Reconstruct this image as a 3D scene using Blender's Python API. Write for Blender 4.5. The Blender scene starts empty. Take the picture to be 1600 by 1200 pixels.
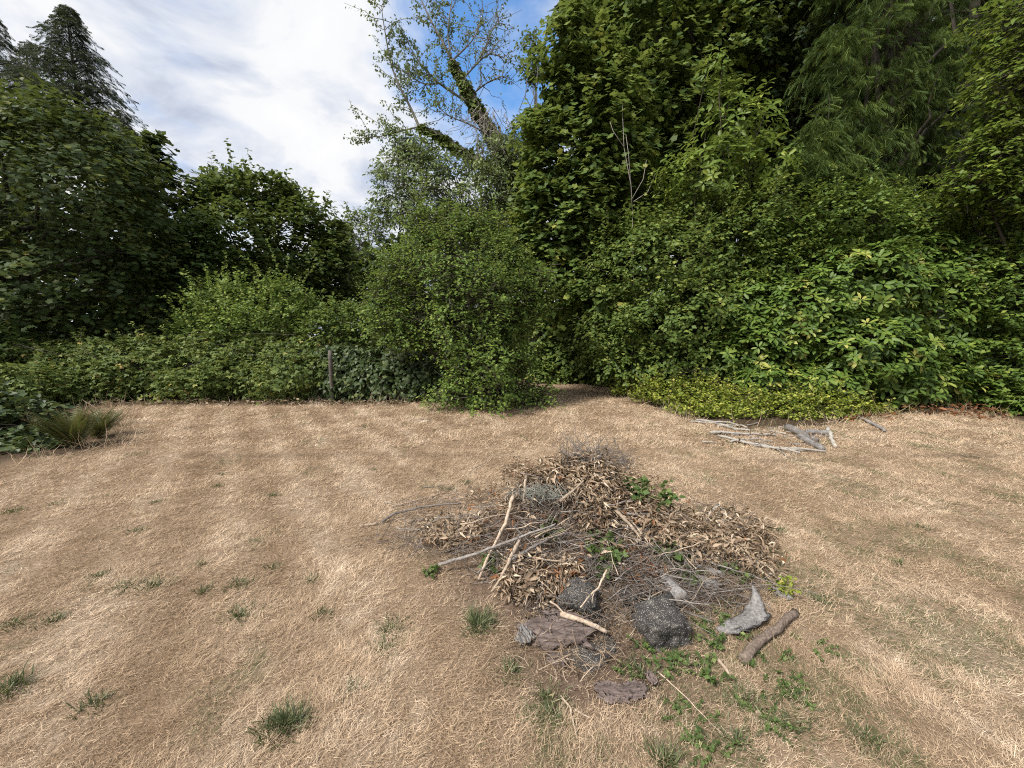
import bpy, bmesh, math, zlib
import numpy as np
from mathutils import Vector, noise as mnoise

# ------------------------------------------------------------------ camera, sky, sun, exposure
SC = bpy.context.scene
COL = SC.collection
CAM_H, PITCH, F = 1.6, math.radians(6.65), 600.0        # metres, down-tilt, focal length in pixels of a 1600 px wide frame
cam_data = bpy.data.cameras.new('camera')
cam_data.sensor_width = 36.0
cam_data.lens = 36.0 * F / 1600.0
cam_data.clip_start = 0.05
cam_data.clip_end = 3000
cam = bpy.data.objects.new('camera', cam_data)
cam.location = (0, 0, CAM_H)
cam.rotation_euler = (math.pi / 2 - PITCH, 0, 0)
COL.objects.link(cam)
SC.camera = cam

SUN_EL, SUN_AZ = math.radians(50), math.radians(-128)     # azimuth measured from +Y (view direction) towards +X
world = bpy.data.worlds.new('World')
SC.world = world
world.use_nodes = True
nt = world.node_tree
nt.nodes.clear()


def N(tree, typ, ins=None, **props):
    n = tree.nodes.new(typ)
    for k, v in props.items():
        setattr(n, k, v)
    for k, v in (ins or {}).items():
        if isinstance(v, bpy.types.NodeSocket):
            tree.links.new(v, n.inputs[k])
        else:
            n.inputs[k].default_value = v
    return n


def ramp(tree, fac, stops, interp='LINEAR'):
    n = tree.nodes.new('ShaderNodeValToRGB')
    n.color_ramp.interpolation = interp
    el = n.color_ramp.elements
    while len(el) < len(stops):
        el.new(0.5)
    for e, (p, c) in zip(el, stops):
        e.position = p
        e.color = (*c, 1) if len(c) == 3 else c
    tree.links.new(fac, n.inputs[0])
    return n.outputs[0]


def mth(tree, op, a, b=None, c=None, clamp=False):
    n = tree.nodes.new('ShaderNodeMath')
    n.operation = op
    n.use_clamp = clamp
    for i, v in enumerate((a, b, c)):
        if v is None:
            continue
        if isinstance(v, bpy.types.NodeSocket):
            tree.links.new(v, n.inputs[i])
        else:
            n.inputs[i].default_value = v
    return n.outputs[0]


def mix(tree, fac, a, b, blend='MIX'):
    n = tree.nodes.new('ShaderNodeMix')
    n.data_type = 'RGBA'
    n.blend_type = blend
    for sock, v in ((n.inputs[0], fac), (n.inputs[6], a), (n.inputs[7], b)):
        if isinstance(v, bpy.types.NodeSocket):
            tree.links.new(v, sock)
        elif isinstance(v, (int, float)):
            sock.default_value = v
        else:
            sock.default_value = (*v, 1) if len(v) == 3 else v
    return n.outputs[2]


def pix_dir(px, py):
    u, v = (px - 800) / F, (600 - py) / F
    return np.array([u, math.cos(PITCH) + v * math.sin(PITCH), -math.sin(PITCH) + v * math.cos(PITCH)])


sky = N(nt, 'ShaderNodeTexSky', sky_type='NISHITA', sun_disc=False, sun_elevation=SUN_EL, sun_rotation=SUN_AZ)
tc = N(nt, 'ShaderNodeTexCoord')
sep = N(nt, 'ShaderNodeSeparateXYZ', {0: tc.outputs['Generated']})
zz = mth(nt, 'ADD', mth(nt, 'MAXIMUM', sep.outputs['Z'], 0.0), 0.22)
cvec = N(nt, 'ShaderNodeCombineXYZ', {0: mth(nt, 'DIVIDE', sep.outputs['X'], zz), 1: mth(nt, 'DIVIDE', sep.outputs['Y'], zz), 2: 0.0})
cn = N(nt, 'ShaderNodeTexNoise', {'Vector': cvec.outputs[0], 'Scale': 3.0, 'Detail': 8.0, 'Roughness': 0.56, 'Distortion': 0.25})
cn2 = N(nt, 'ShaderNodeTexNoise', {'Vector': cvec.outputs[0], 'Scale': 2.6, 'Detail': 6.0, 'Roughness': 0.55, 'Distortion': 0.4})
hd = Vector(pix_dir(765, 85)).normalized()
dot = N(nt, 'ShaderNodeVectorMath', {0: tc.outputs['Generated'], 1: hd}, operation='DOT_PRODUCT')
hole = N(nt, 'ShaderNodeMapRange', {'Value': dot.outputs['Value'], 'From Min': 0.962, 'From Max': 0.998, 'To Min': 0.0, 'To Max': 0.37}, interpolation_type='SMOOTHSTEP')
cov = mth(nt, 'SUBTRACT', mth(nt, 'ADD', cn.outputs[0], 0.16), hole.outputs[0])
cover = N(nt, 'ShaderNodeMapRange', {'Value': cov, 'From Min': 0.24, 'From Max': 0.64, 'To Min': 0.0, 'To Max': 1.0}, interpolation_type='SMOOTHSTEP')
ccol = ramp(nt, cn2.outputs[0], [(0.37, (0.50, 0.56, 0.70)), (0.46, (0.74, 0.785, 0.88)), (0.55, (0.95, 0.96, 0.98)), (0.66, (1.0, 1.0, 1.0))])
skyc = N(nt, 'ShaderNodeHueSaturation', {'Color': sky.outputs[0], 'Saturation': 1.28})
bg1 = N(nt, 'ShaderNodeBackground', {'Color': skyc.outputs[0], 'Strength': 0.12})
bg2 = N(nt, 'ShaderNodeBackground', {'Color': ccol, 'Strength': 0.43})
mx = N(nt, 'ShaderNodeMixShader', {0: cover.outputs[0], 1: bg1.outputs[0], 2: bg2.outputs[0]})
wo = N(nt, 'ShaderNodeOutputWorld', {0: mx.outputs[0]})

sun_data = bpy.data.lights.new('sun', 'SUN')
sun_data.energy = 2.7
sun_data.angle = math.radians(11)
sun_data.color = (1.0, 0.94, 0.85)
sun = bpy.data.objects.new('sun', sun_data)
sd = Vector((math.sin(SUN_AZ) * math.cos(SUN_EL), math.cos(SUN_AZ) * math.cos(SUN_EL), math.sin(SUN_EL)))
sun.rotation_euler = sd.to_track_quat('Z', 'Y').to_euler()
sun.location = sd * 60
COL.objects.link(sun)
vs = SC.view_settings
vs.view_transform = 'Standard'
vs.look = 'None'
vs.exposure = 1.22
vs.gamma = 1
vs.use_curve_mapping = False
SC.cycles.max_bounces = 6
SC.cycles.diffuse_bounces = 3
SC.cycles.glossy_bounces = 2
SC.cycles.transmission_bounces = 3
SC.cycles.transparent_max_bounces = 4
SC.cycles.use_denoising = False
SC.cycles.filter_width = 1.1

# ------------------------------------------------------------------ helpers: pixels to places, geometry, objects
def wnoise(x, y, s, seed=0):
    r = np.random.default_rng(seed)
    out = np.zeros(np.broadcast(x, y).shape)
    for _ in range(7):
        a = r.uniform(0, 2 * np.pi); k = r.uniform(.6, 1.5) / s * 2 * np.pi
        out = out + np.sin(k * (np.cos(a) * x + np.sin(a) * y) + r.uniform(0, 6.28))
    return out / 3.2


def gz(x, y):
    """height of the ground"""
    x = np.asarray(x, float); y = np.asarray(y, float)
    near = np.clip(1.2 - np.hypot(x, y) / 14, 0, 1)
    z = near * (0.018 * wnoise(x, y, 3.1, 1) + 0.006 * wnoise(x, y, .6, 2))
    m = .53 * np.exp(-(((x - .50) / .62) ** 2 + ((y - 3.02) / .42) ** 2)) \
        + .17 * np.exp(-(((x - .45) / 1.0) ** 2 + ((y - 2.6) / .62) ** 2) ** 1.4)
    m = m * (1 + .14 * wnoise(x, y, .4, 3)) 
    return z + m


def hit(px, py, lift=0.0):
    """point of the ground seen at a pixel, moved `lift` metres back along the sight line"""
    d = pix_dir(px, py)
    lo, hi = None, None
    ts = np.linspace(.8, 40, 1600)
    p = np.array([0, 0, CAM_H])[None] + ts[:, None] * d[None]
    below = np.nonzero(p[:, 2] <= gz(p[:, 0], p[:, 1]))[0]
    if not len(below):
        t = 40
    else:
        lo, hi = ts[max(below[0] - 1, 0)], ts[below[0]]
        for _ in range(12):
            t = (lo + hi) / 2
            q = np.array([0, 0, CAM_H]) + t * d
            if q[2] <= gz(q[0], q[1]): hi = t
            else: lo = t
    t -= lift / np.linalg.norm(d)
    return np.array([0, 0, CAM_H]) + t * d


def at(px, py, Y):
    """point at a pixel at distance Y in front of the camera"""
    d = pix_dir(px, py)
    return np.array([0, 0, CAM_H]) + d * (Y / d[1])


def E(px, py, Y, rx, ry, rd=None):
    """an ellipsoid given by where it shows and how far off it stands"""
    s = Y / pix_dir(px, py)[1] / F
    return np.concatenate([at(px, py, Y), [rx * s, (rd if rd else .85 * rx * s), ry * s]])


def rng_of(s):
    return np.random.default_rng(zlib.crc32(s.encode()))


class Geo:
    def __init__(g):
        g.v, g.f, g.t, g.n = [], [], [], 0

    def add(g, v, f, t=None):
        v = np.asarray(v, float).reshape(-1, 3); f = np.asarray(f, int).reshape(-1, 3)
        g.v.append(v); g.f.append(f + g.n)
        g.t.append(np.full(len(v), .5) if t is None else np.broadcast_to(np.asarray(t, float), (len(v),)))
        g.n += len(v)
        return g

    def inst(g, tpl, pos, X, Y, Z, t):
        """copies of a template into the mesh: basis vectors X, Y, Z already carry the size"""
        V, Fc = tpl
        n, k = len(pos), len(V)
        if n == 0:
            return g
        v = pos[:, None] + V[None, :, :1] * X[:, None] + V[None, :, 1:2] * Y[:, None] + V[None, :, 2:] * Z[:, None]
        f = Fc[None] + (np.arange(n) * k)[:, None, None]
        return g.add(v, f, np.repeat(np.broadcast_to(t, (n,)), k))

    def tube(g, pts, rad, sides=6, t=.5, cap=True, rough=0, rng=None, flat=None):
        P = np.asarray(pts, float); R = np.broadcast_to(np.asarray(rad, float), (len(P),))
        T = np.gradient(P, axis=0); T /= np.linalg.norm(T, axis=1)[:, None] + 1e-9
        ref = np.array([.13, .31, .94]) if abs(T[:, 2]).mean() < .8 else np.array([.9, .3, .1])
        A = np.cross(T, ref); A /= np.linalg.norm(A, axis=1)[:, None] + 1e-9
        B = np.cross(T, A)
        an = np.arange(sides) / sides * 2 * np.pi
        fl = 1 if flat is None else flat
        rr = R[:, None] * np.ones((1, sides))
        if rough:
            rr = rr * (1 + rough * rng.standard_normal(rr.shape))
        v = P[:, None] + rr[..., None] * (np.cos(an)[None, :, None] * A[:, None] + fl * np.sin(an)[None, :, None] * B[:, None])
        m = len(P); i = np.arange(m - 1)[:, None] * sides; j = np.arange(sides)[None]; j2 = (j + 1) % sides
        a, b, c, d = i + j, i + j2, i + sides + j2, i + sides + j
        f = np.concatenate([np.stack([a, b, c], -1).reshape(-1, 3), np.stack([a, c, d], -1).reshape(-1, 3)])
        v = v.reshape(-1, 3)
        if cap:
            n0 = len(v)
            v = np.concatenate([v, P[:1], P[-1:]])
            j = np.arange(sides); j2 = (j + 1) % sides
            f = np.concatenate([f, np.stack([np.full(sides, n0), j2, j], -1), np.stack([np.full(sides, n0 + 1), (m - 1) * sides + j, (m - 1) * sides + j2], -1)])
        return g.add(v, f, t)

    def mesh(g, name, mat, smooth=False):
        v = np.concatenate(g.v); f = np.concatenate(g.f); t = np.concatenate(g.t)
        me = bpy.data.meshes.new(name)
        me.vertices.add(len(v)); me.vertices.foreach_set('co', v.astype(np.float32).ravel())
        me.loops.add(len(f) * 3); me.loops.foreach_set('vertex_index', f.astype(np.int32).ravel())
        me.polygons.add(len(f)); me.polygons.foreach_set('loop_start', (np.arange(len(f)) * 3).astype(np.int32))
        if smooth:
            me.polygons.foreach_set('use_smooth', np.ones(len(f), bool))
        a = me.attributes.new('tint', 'FLOAT', 'POINT'); a.data.foreach_set('value', t.astype(np.float32))
        me.materials.append(mat)
        me.update(calc_edges=True)
        return me

    def build(g, name, mat, parent=None, smooth=False, kind=None, origin=None):
        if origin is not None:
            g.v = [v - np.asarray(origin) for v in g.v]
        o = bpy.data.objects.new(name, g.mesh(name, mat, smooth))
        if origin is not None:
            o.location = origin
        COL.objects.link(o)
        if parent is not None:
            o.parent = parent
            if origin is None:
                o.matrix_parent_inverse = parent.matrix_world.inverted() if False else o.matrix_parent_inverse
        if kind:
            o['kind'] = kind
        return o


def tag(o, label, cat, group=None):
    o['label'] = label; o['category'] = cat
    if group:
        o['group'] = group
    return o


def thing(name, label, cat, loc=(0, 0, 0), group=None):
    o = bpy.data.objects.new(name, None)
    o.location = loc; o.empty_display_size = .2
    COL.objects.link(o)
    return tag(o, label, cat, group)


def part(g, name, mat, root, smooth=False, kind=None):
    """a part built in place: its points are taken relative to the thing's base"""
    L = np.array(root.location)
    g.v = [v - L for v in g.v]
    return g.build(name, mat, root, smooth, kind)


def unit(a):
    return a / (np.linalg.norm(a, axis=-1, keepdims=True) + 1e-9)


# ------------------------------------------------------------------ materials
def new_mat(name):
    m = bpy.data.materials.new(name); m.use_nodes = True
    m.node_tree.nodes.clear()
    return m, m.node_tree


def leaf_mat(name, stops, transl=.3, rough=.5, spec=.35):
    m, t = new_mat(name)
    at_ = N(t, 'ShaderNodeAttribute', attribute_name='tint')
    c = ramp(t, at_.outputs['Fac'], stops)
    p = N(t, 'ShaderNodeBsdfPrincipled', {'Base Color': c, 'Roughness': rough, 'Specular IOR Level': spec})
    tr = N(t, 'ShaderNodeBsdfTranslucent', {'Color': mix(t, .5, c, (.24, .29, .06), 'MIX')})
    sh = N(t, 'ShaderNodeMixShader', {0: transl, 1: p.outputs[0], 2: tr.outputs[0]})
    N(t, 'ShaderNodeOutputMaterial', {0: sh.outputs[0]})
    return m


def bark_mat(name, a, b, c, scale=14, stretch=5, bump=.5, rough=.9, grain=1.0):
    m, t = new_mat(name)
    at_ = N(t, 'ShaderNodeAttribute', attribute_name='tint')
    co = N(t, 'ShaderNodeTexCoord')
    mp = N(t, 'ShaderNodeMapping', {'Vector': co.outputs['Object'], 'Scale': (1, grain, 1)})
    no = N(t, 'ShaderNodeTexNoise', {'Vector': mp.outputs[0], 'Scale': scale, 'Detail': 6.0, 'Roughness': .65})
    n2 = N(t, 'ShaderNodeTexNoise', {'Vector': mp.outputs[0], 'Scale': scale * stretch, 'Detail': 3.0})
    col = ramp(t, no.outputs[0], [(.32, a), (.52, b), (.70, c)])
    col = mix(t, .55, col, ramp(t, n2.outputs[0], [(.3, tuple(x * .55 for x in b)), (.7, c)]))
    v = N(t, 'ShaderNodeHueSaturation', {'Color': col, 'Value': N(t, 'ShaderNodeMapRange', {'Value': at_.outputs['Fac'], 'To Min': .55, 'To Max': 1.45}).outputs[0]})
    h = mth(t, 'ADD', no.outputs[0], mth(t, 'MULTIPLY', n2.outputs[0], .6))
    bp = N(t, 'ShaderNodeBump', {'Height': h, 'Strength': bump, 'Distance': .01})
    p = N(t, 'ShaderNodeBsdfPrincipled', {'Base Color': v.outputs[0], 'Roughness': rough, 'Specular IOR Level': .2, 'Normal': bp.outputs[0]})
    N(t, 'ShaderNodeOutputMaterial', {0: p.outputs[0]})
    return m


LM = dict(
    cypress=leaf_mat('cypress_needles', [(0, (0.019, 0.031, 0.022)), (.6, (0.043, 0.062, 0.041)), (1, (0.087, 0.107, 0.066))], .15, .7, .2),
    maple_dark=leaf_mat('dark_maple_leaves', [(0, (0.026, 0.047, 0.017)), (.55, (0.060, 0.094, 0.025)), (.88, (0.116, 0.135, 0.034)), (1, (0.187, 0.168, 0.044))], .25, .6, .2),
    round_tree=leaf_mat('round_tree_leaves', [(0, (0.037, 0.067, 0.017)), (.6, (0.084, 0.128, 0.031)), (1, (0.171, 0.198, 0.048))], .3, .6, .2),
    mid=leaf_mat('mid_green_leaves', [(0, (0.043, 0.083, 0.025)), (.6, (0.098, 0.161, 0.043)), (1, (0.202, 0.241, 0.066))], .32, .55, .25),
    pale=leaf_mat('pale_olive_leaves', [(0, (0.083, 0.125, 0.047)), (.6, (0.166, 0.222, 0.081)), (1, (0.302, 0.368, 0.163))], .28),
    shoots=leaf_mat('light_shoot_leaves', [(0, (0.093, 0.164, 0.036)), (.6, (0.206, 0.298, 0.059)), (1, (0.394, 0.435, 0.106))], .32),
    bramble=leaf_mat('bramble_leaves', [(0, (0.057, 0.089, 0.026)), (.55, (0.129, 0.178, 0.043)), (.9, (0.233, 0.263, 0.068)), (1, (0.365, 0.272, 0.093))], .28, .6, .22),
    ivy=leaf_mat('ivy_leaves', [(0, (0.028, 0.047, 0.020)), (.6, (0.060, 0.091, 0.029)), (1, (0.143, 0.168, 0.057))], .16, .5, .3),
    hazel=leaf_mat('hazel_leaves', [(0, (0.068, 0.122, 0.029)), (.55, (0.152, 0.234, 0.049)), (1, (0.307, 0.378, 0.085))], .38, .55, .22),
    maple=leaf_mat('maple_leaves', [(0, (0.056, 0.100, 0.025)), (.55, (0.126, 0.187, 0.042)), (.88, (0.239, 0.274, 0.059)), (1, (0.351, 0.334, 0.084))], .36, .55, .25),
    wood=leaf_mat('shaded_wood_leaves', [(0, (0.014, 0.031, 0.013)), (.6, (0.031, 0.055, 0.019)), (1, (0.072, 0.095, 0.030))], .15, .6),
    cedar=leaf_mat('cedar_fronds', [(0, (0.035, 0.063, 0.018)), (.6, (0.071, 0.113, 0.026)), (1, (0.137, 0.181, 0.043))], .25, .65, .15),
    sapling=leaf_mat('sapling_leaves', [(0, (0.073, 0.127, 0.021)), (.6, (0.153, 0.223, 0.034)), (1, (0.290, 0.342, 0.062))], .36, .5, .3),
    under=leaf_mat('understory_leaves', [(0, (0.059, 0.102, 0.026)), (.6, (0.143, 0.210, 0.047)), (1, (0.310, 0.337, 0.079))], .36, .55, .25),
    rhodo=leaf_mat('rhododendron_leaves', [(0, (0.042, 0.084, 0.015)), (.5, (0.095, 0.160, 0.026)), (.86, (0.187, 0.243, 0.041)), (1, (0.34, 0.34, 0.085))], .18, .5, .3),
    laurel=leaf_mat('laurel_leaves', [(0, (0.061, 0.114, 0.023)), (.6, (0.137, 0.213, 0.041)), (1, (0.289, 0.340, 0.068))], .3, .5, .3),
    cover=leaf_mat('ground_cover_leaves', [(0, (0.101, 0.147, 0.021)), (.5, (0.243, 0.296, 0.043)), (.85, (0.427, 0.430, 0.076)), (1, (0.484, 0.376, 0.130))], .3),
    fern=leaf_mat('fern_fronds', [(0, (0.036, 0.050, 0.014)), (.5, (0.084, 0.097, 0.026)), (.85, (0.141, 0.130, 0.040)), (1, (0.197, 0.137, 0.057))], .2),
    weed=leaf_mat('weed_leaves', [(0, (0.043, 0.075, 0.024)), (.6, (0.104, 0.162, 0.047)), (1, (0.234, 0.286, 0.102))], .3, .6, .2),
    dry=leaf_mat('dry_leaves', [(0, (.09, .06, .042)), (.35, (.235, .165, .112)), (.72, (.41, .315, .225)), (1, (.60, .50, .385))], .15, .7, .2),
    rust=leaf_mat('rusty_leaves', [(0, (.11, .045, .02)), (.6, (.26, .11, .045)), (1, (.40, .2, .09))], .12, .6, .3),
)
BK = dict(
    grey=bark_mat('grey_bark', (.08, .075, .065), (.16, .15, .13), (.27, .25, .22)),
    dark=bark_mat('dark_bark', (.03, .027, .022), (.06, .052, .042), (.11, .095, .075)),
    tan=bark_mat('tan_stick_bark', (.2, .15, .11), (.36, .28, .21), (.5, .41, .32), 20, 3, .3),
    greystick=bark_mat('grey_stick_bark', (.10, .09, .085), (.2, .18, .165), (.34, .31, .285), 20, 3, .3),
    white=bark_mat('bleached_wood', (.16, .145, .125), (.30, .28, .25), (.46, .43, .39), 12, 5, .5),
    drift=bark_mat('weathered_wood', (.07, .066, .064), (.17, .162, .158), (.33, .315, .305), 10, 8, .9),
    bark=bark_mat('loose_bark', (.05, .036, .034), (.13, .10, .092), (.27, .22, .2), 22, 4, 1.0, .9, .16),
    branch=bark_mat('branch_bark', (.07, .052, .042), (.165, .125, .10), (.30, .24, .195), 18, 4, .9),
    lichen=bark_mat('lichened_twig', (.12, .125, .11), (.22, .23, .20), (.36, .37, .33), 20, 3, .3),
    post=bark_mat('post_wood', (.05, .045, .04), (.11, .10, .088), (.18, .16, .14), 12, 6, .6),
)


def rock_mat():
    m, t = new_mat('speckled_rock')
    co = N(t, 'ShaderNodeTexCoord')
    n = N(t, 'ShaderNodeTexNoise', {'Vector': co.outputs['Object'], 'Scale': 2.2, 'Detail': 8.0, 'Roughness': .7})
    vo = N(t, 'ShaderNodeTexVoronoi', {'Vector': co.outputs['Object'], 'Scale': 19.0, 'Randomness': 1.0})
    nb = N(t, 'ShaderNodeTexNoise', {'Vector': co.outputs['Object'], 'Scale': 16.0, 'Detail': 3.0})
    sp = N(t, 'ShaderNodeMapRange', {'Value': mth(t, 'ADD', vo.outputs['Distance'], mth(t, 'MULTIPLY', nb.outputs[0], .6)), 'From Min': .62, 'From Max': .50})
    big = N(t, 'ShaderNodeMapRange', {'Value': n.outputs[0], 'From Min': .34, 'From Max': .52})
    base = ramp(t, n.outputs[0], [(.3, (.020, .019, .019)), (.52, (.050, .046, .044)), (.7, (.13, .118, .106))])
    col = mix(t, mth(t, 'MULTIPLY', sp.outputs[0], mth(t, 'MULTIPLY', big.outputs[0], .75)), base, (.46, .44, .40))
    bp = N(t, 'ShaderNodeBump', {'Height': mth(t, 'ADD', n.outputs[0], mth(t, 'MULTIPLY', nb.outputs[0], .5)), 'Strength': .9, 'Distance': .015})
    p = N(t, 'ShaderNodeBsdfPrincipled', {'Base Color': col, 'Roughness': .85, 'Specular IOR Level': .3, 'Normal': bp.outputs[0]})
    N(t, 'ShaderNodeOutputMaterial', {0: p.outputs[0]})
    return m


ROCK = rock_mat()


def lawn_colour(t, tint=None):
    """straw, browner swathes, mown streaks and a little green: the colour of the dead turf by place"""
    g = N(t, 'ShaderNodeNewGeometry')
    mp = N(t, 'ShaderNodeMapping', {'Vector': g.outputs['Position'], 'Rotation': (0, 0, math.radians(-12)), 'Scale': (1.0, .16, 1.0)})
    st = N(t, 'ShaderNodeTexNoise', {'Vector': mp.outputs[0], 'Scale': 1.5, 'Detail': 3.0, 'Roughness': .5})
    pa = N(t, 'ShaderNodeTexNoise', {'Vector': g.outputs['Position'], 'Scale': .9, 'Detail': 6.0, 'Roughness': .62})
    fi = N(t, 'ShaderNodeTexNoise', {'Vector': g.outputs['Position'], 'Scale': 9.0, 'Detail': 5.0, 'Roughness': .7})
    sx = N(t, 'ShaderNodeSeparateXYZ', {0: g.outputs['Position']})
    cc = mth(t, 'ADD', mth(t, 'MULTIPLY', sx.outputs['X'], .80), mth(t, 'MULTIPLY', sx.outputs['Y'], .60))      # across the mower's runs
    wob = mth(t, 'ADD', mth(t, 'MULTIPLY', cc, 2 * math.pi / .62), mth(t, 'MULTIPLY', pa.outputs[0], 4.5))
    fade = N(t, 'ShaderNodeMapRange', {'Value': sx.outputs['X'], 'From Min': -.3, 'From Max': -1.6, 'To Min': .015, 'To Max': .07})
    mow = mth(t, 'MULTIPLY', mth(t, 'SINE', wob), fade.outputs[0])
    v = mth(t, 'ADD', mth(t, 'MULTIPLY', st.outputs[0], .35), mth(t, 'ADD', mth(t, 'MULTIPLY', pa.outputs[0], .44), mth(t, 'ADD', mow, mth(t, 'MULTIPLY', fi.outputs[0], .55))))
    col = ramp(t, v, [(.40, (.26, .18, .118)), (.54, (.38, .28, .186)), (.69, (.485, .37, .257)), (.81, (.63, .51, .38))])
    return col, g, pa, fi


def ground_mat():
    m, t = new_mat('ground')
    col, g, pa, fi = lawn_colour(t)
    a = N(t, 'ShaderNodeAttribute', attribute_name='tint')      # 1 on the lawn, 0 on the soil under the trees
    b = N(t, 'ShaderNodeAttribute', attribute_name='mound')
    n = N(t, 'ShaderNodeTexNoise', {'Vector': g.outputs['Position'], 'Scale': 30.0, 'Detail': 6.0, 'Roughness': .7})
    straw = mix(t, .62, col, (.10, .062, .038))
    soil = ramp(t, n.outputs[0], [(.35, (.035, .024, .016)), (.6, (.08, .055, .036)), (.75, (.16, .11, .07))])
    dirt = ramp(t, n.outputs[0], [(.3, (.055, .037, .027)), (.55, (.135, .095, .07)), (.75, (.24, .18, .14))])
    c = mix(t, a.outputs['Fac'], soil, straw)
    c = mix(t, b.outputs['Fac'], c, dirt)
    bp = N(t, 'ShaderNodeBump', {'Height': mth(t, 'ADD', n.outputs[0], fi.outputs[0]), 'Strength': .8, 'Distance': .03})
    p = N(t, 'ShaderNodeBsdfPrincipled', {'Base Color': c, 'Roughness': .95, 'Specular IOR Level': .1, 'Normal': bp.outputs[0]})
    N(t, 'ShaderNodeOutputMaterial', {0: p.outputs[0]})
    return m


def blade_mat():
    m, t = new_mat('dry_grass')
    col, g, pa, fi = lawn_colour(t)
    a = N(t, 'ShaderNodeAttribute', attribute_name='tint')
    v = N(t, 'ShaderNodeMapRange', {'Value': a.outputs['Fac'], 'From Max': .8, 'To Min': .66, 'To Max': 1.5})
    c = N(t, 'ShaderNodeHueSaturation', {'Color': col, 'Value': v.outputs[0]}).outputs[0]
    green = N(t, 'ShaderNodeMapRange', {'Value': a.outputs['Fac'], 'From Min': .84, 'From Max': .86})
    c = mix(t, green.outputs[0], c, mix(t, fi.outputs[0], (.06, .075, .03), (.17, .19, .085)))
    p = N(t, 'ShaderNodeBsdfPrincipled', {'Base Color': c, 'Roughness': .6, 'Specular IOR Level': .25})
    tr = N(t, 'ShaderNodeBsdfTranslucent', {'Color': c})
    sh = N(t, 'ShaderNodeMixShader', {0: .2, 1: p.outputs[0], 2: tr.outputs[0]})
    N(t, 'ShaderNodeOutputMaterial', {0: sh.outputs[0]})
    return m


# ------------------------------------------------------------------ leaf shapes (x across, y along, z up)
def fan(outline, centre):
    o = np.array([(x, y, z) for x, y, z in outline], float)
    v = np.concatenate([o, [centre]]); n = len(o)
    return v, np.array([(n, i, (i + 1) % n) for i in range(n)])


OVATE = (np.array([(0, 0, 0), (.35, .45, .07), (0, 1, -.10), (-.35, .45, .07)], float), np.array([(0, 1, 2), (0, 2, 3)]))
LONG = fan([(0, 0, 0), (.17, .38, .05), (.15, .72, .02), (0, 1, -.12), (-.15, .72, .02), (-.17, .38, .05)], (0, .5, 0))
DIAMOND = (np.array([(0, 0, 0), (.3, .42, .06), (0, 1, -.1), (-.3, .42, .06)], float), np.array([(0, 1, 2), (0, 2, 3)]))
_ml = [(0, 0), (.52, .08), (.29, .30), (.62, .60), (0, 1.0), (-.62, .60), (-.29, .30), (-.52, .08)]
MAPLE = fan([(x, y, .10 * abs(x) - .10 * y * y) for x, y in _ml], (0, .3, .02))
IVY = fan([(.42, .02, -.03), (.36, .45, 0), (0, 1, -.1), (-.36, .45, 0), (-.42, .02, -.03)], (0, .35, .06))


def join(*parts):
    vs_, fs, n = [], [], 0
    for v, f in parts:
        vs_.append(v); fs.append(f + n); n += len(v)
    return np.concatenate(vs_), np.concatenate(fs)


def moved(tpl, ang, s=1.0, off=(0, 0, 0), tilt=0):
    v, f = tpl
    v = v * s
    c, s_ = math.cos(tilt), math.sin(tilt)
    v = np.stack([v[:, 0], v[:, 1] * c - v[:, 2] * s_, v[:, 1] * s_ + v[:, 2] * c], -1)
    c, s_ = math.cos(ang), math.sin(ang)
    return np.stack([v[:, 0] * c - v[:, 1] * s_, v[:, 0] * s_ + v[:, 1] * c, v[:, 2]], -1) + np.array(off), f


TRIFOLIATE = join(moved(DIAMOND, 0, .72, (0, .28, 0)), moved(DIAMOND, 1.15, .6, (0, .25, 0)), moved(DIAMOND, -1.15, .6, (0, .25, 0)))
# a flat cedar spray: drooping rib with side shoots getting shorter to the tip
_fr = []
for i, y in enumerate((.04, .2, .36, .52, .68, .82)):
    L = .46 * (1 - .6 * y)
    for s in (1, -1):
        _fr.append((np.array([(0, y - .03, -.12 * y * y), (s * L, y + L * .9, -.16 - .15 * y), (s * L * .5, y + L * .12 + .13, -.08 * y - .05)]), np.array([(0, 1, 2)])))
_fr.append((np.array([(-.03, 0, 0), (.03, 0, 0), (.0, 1.05, -.2)]), np.array([(0, 1, 2)])))
FROND = join(*_fr)
WHORL = join(*[moved(LONG, a, 1.0, (0, 0, 0), -.15 + .25 * ((i * 37) % 5) / 5) for i, a in enumerate(np.arange(7) / 7 * 2 * np.pi)])


# ------------------------------------------------------------------ crowns
def in_any(ells, p, skip=None, f=.8):
    out = np.zeros(len(p), bool)
    for i, e in enumerate(ells):
        d = (((p - e[:3]) / (e[3:] * f)) ** 2).sum(1) < 1
        if skip is not None:
            d &= skip != i
        out |= d
    return out


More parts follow.
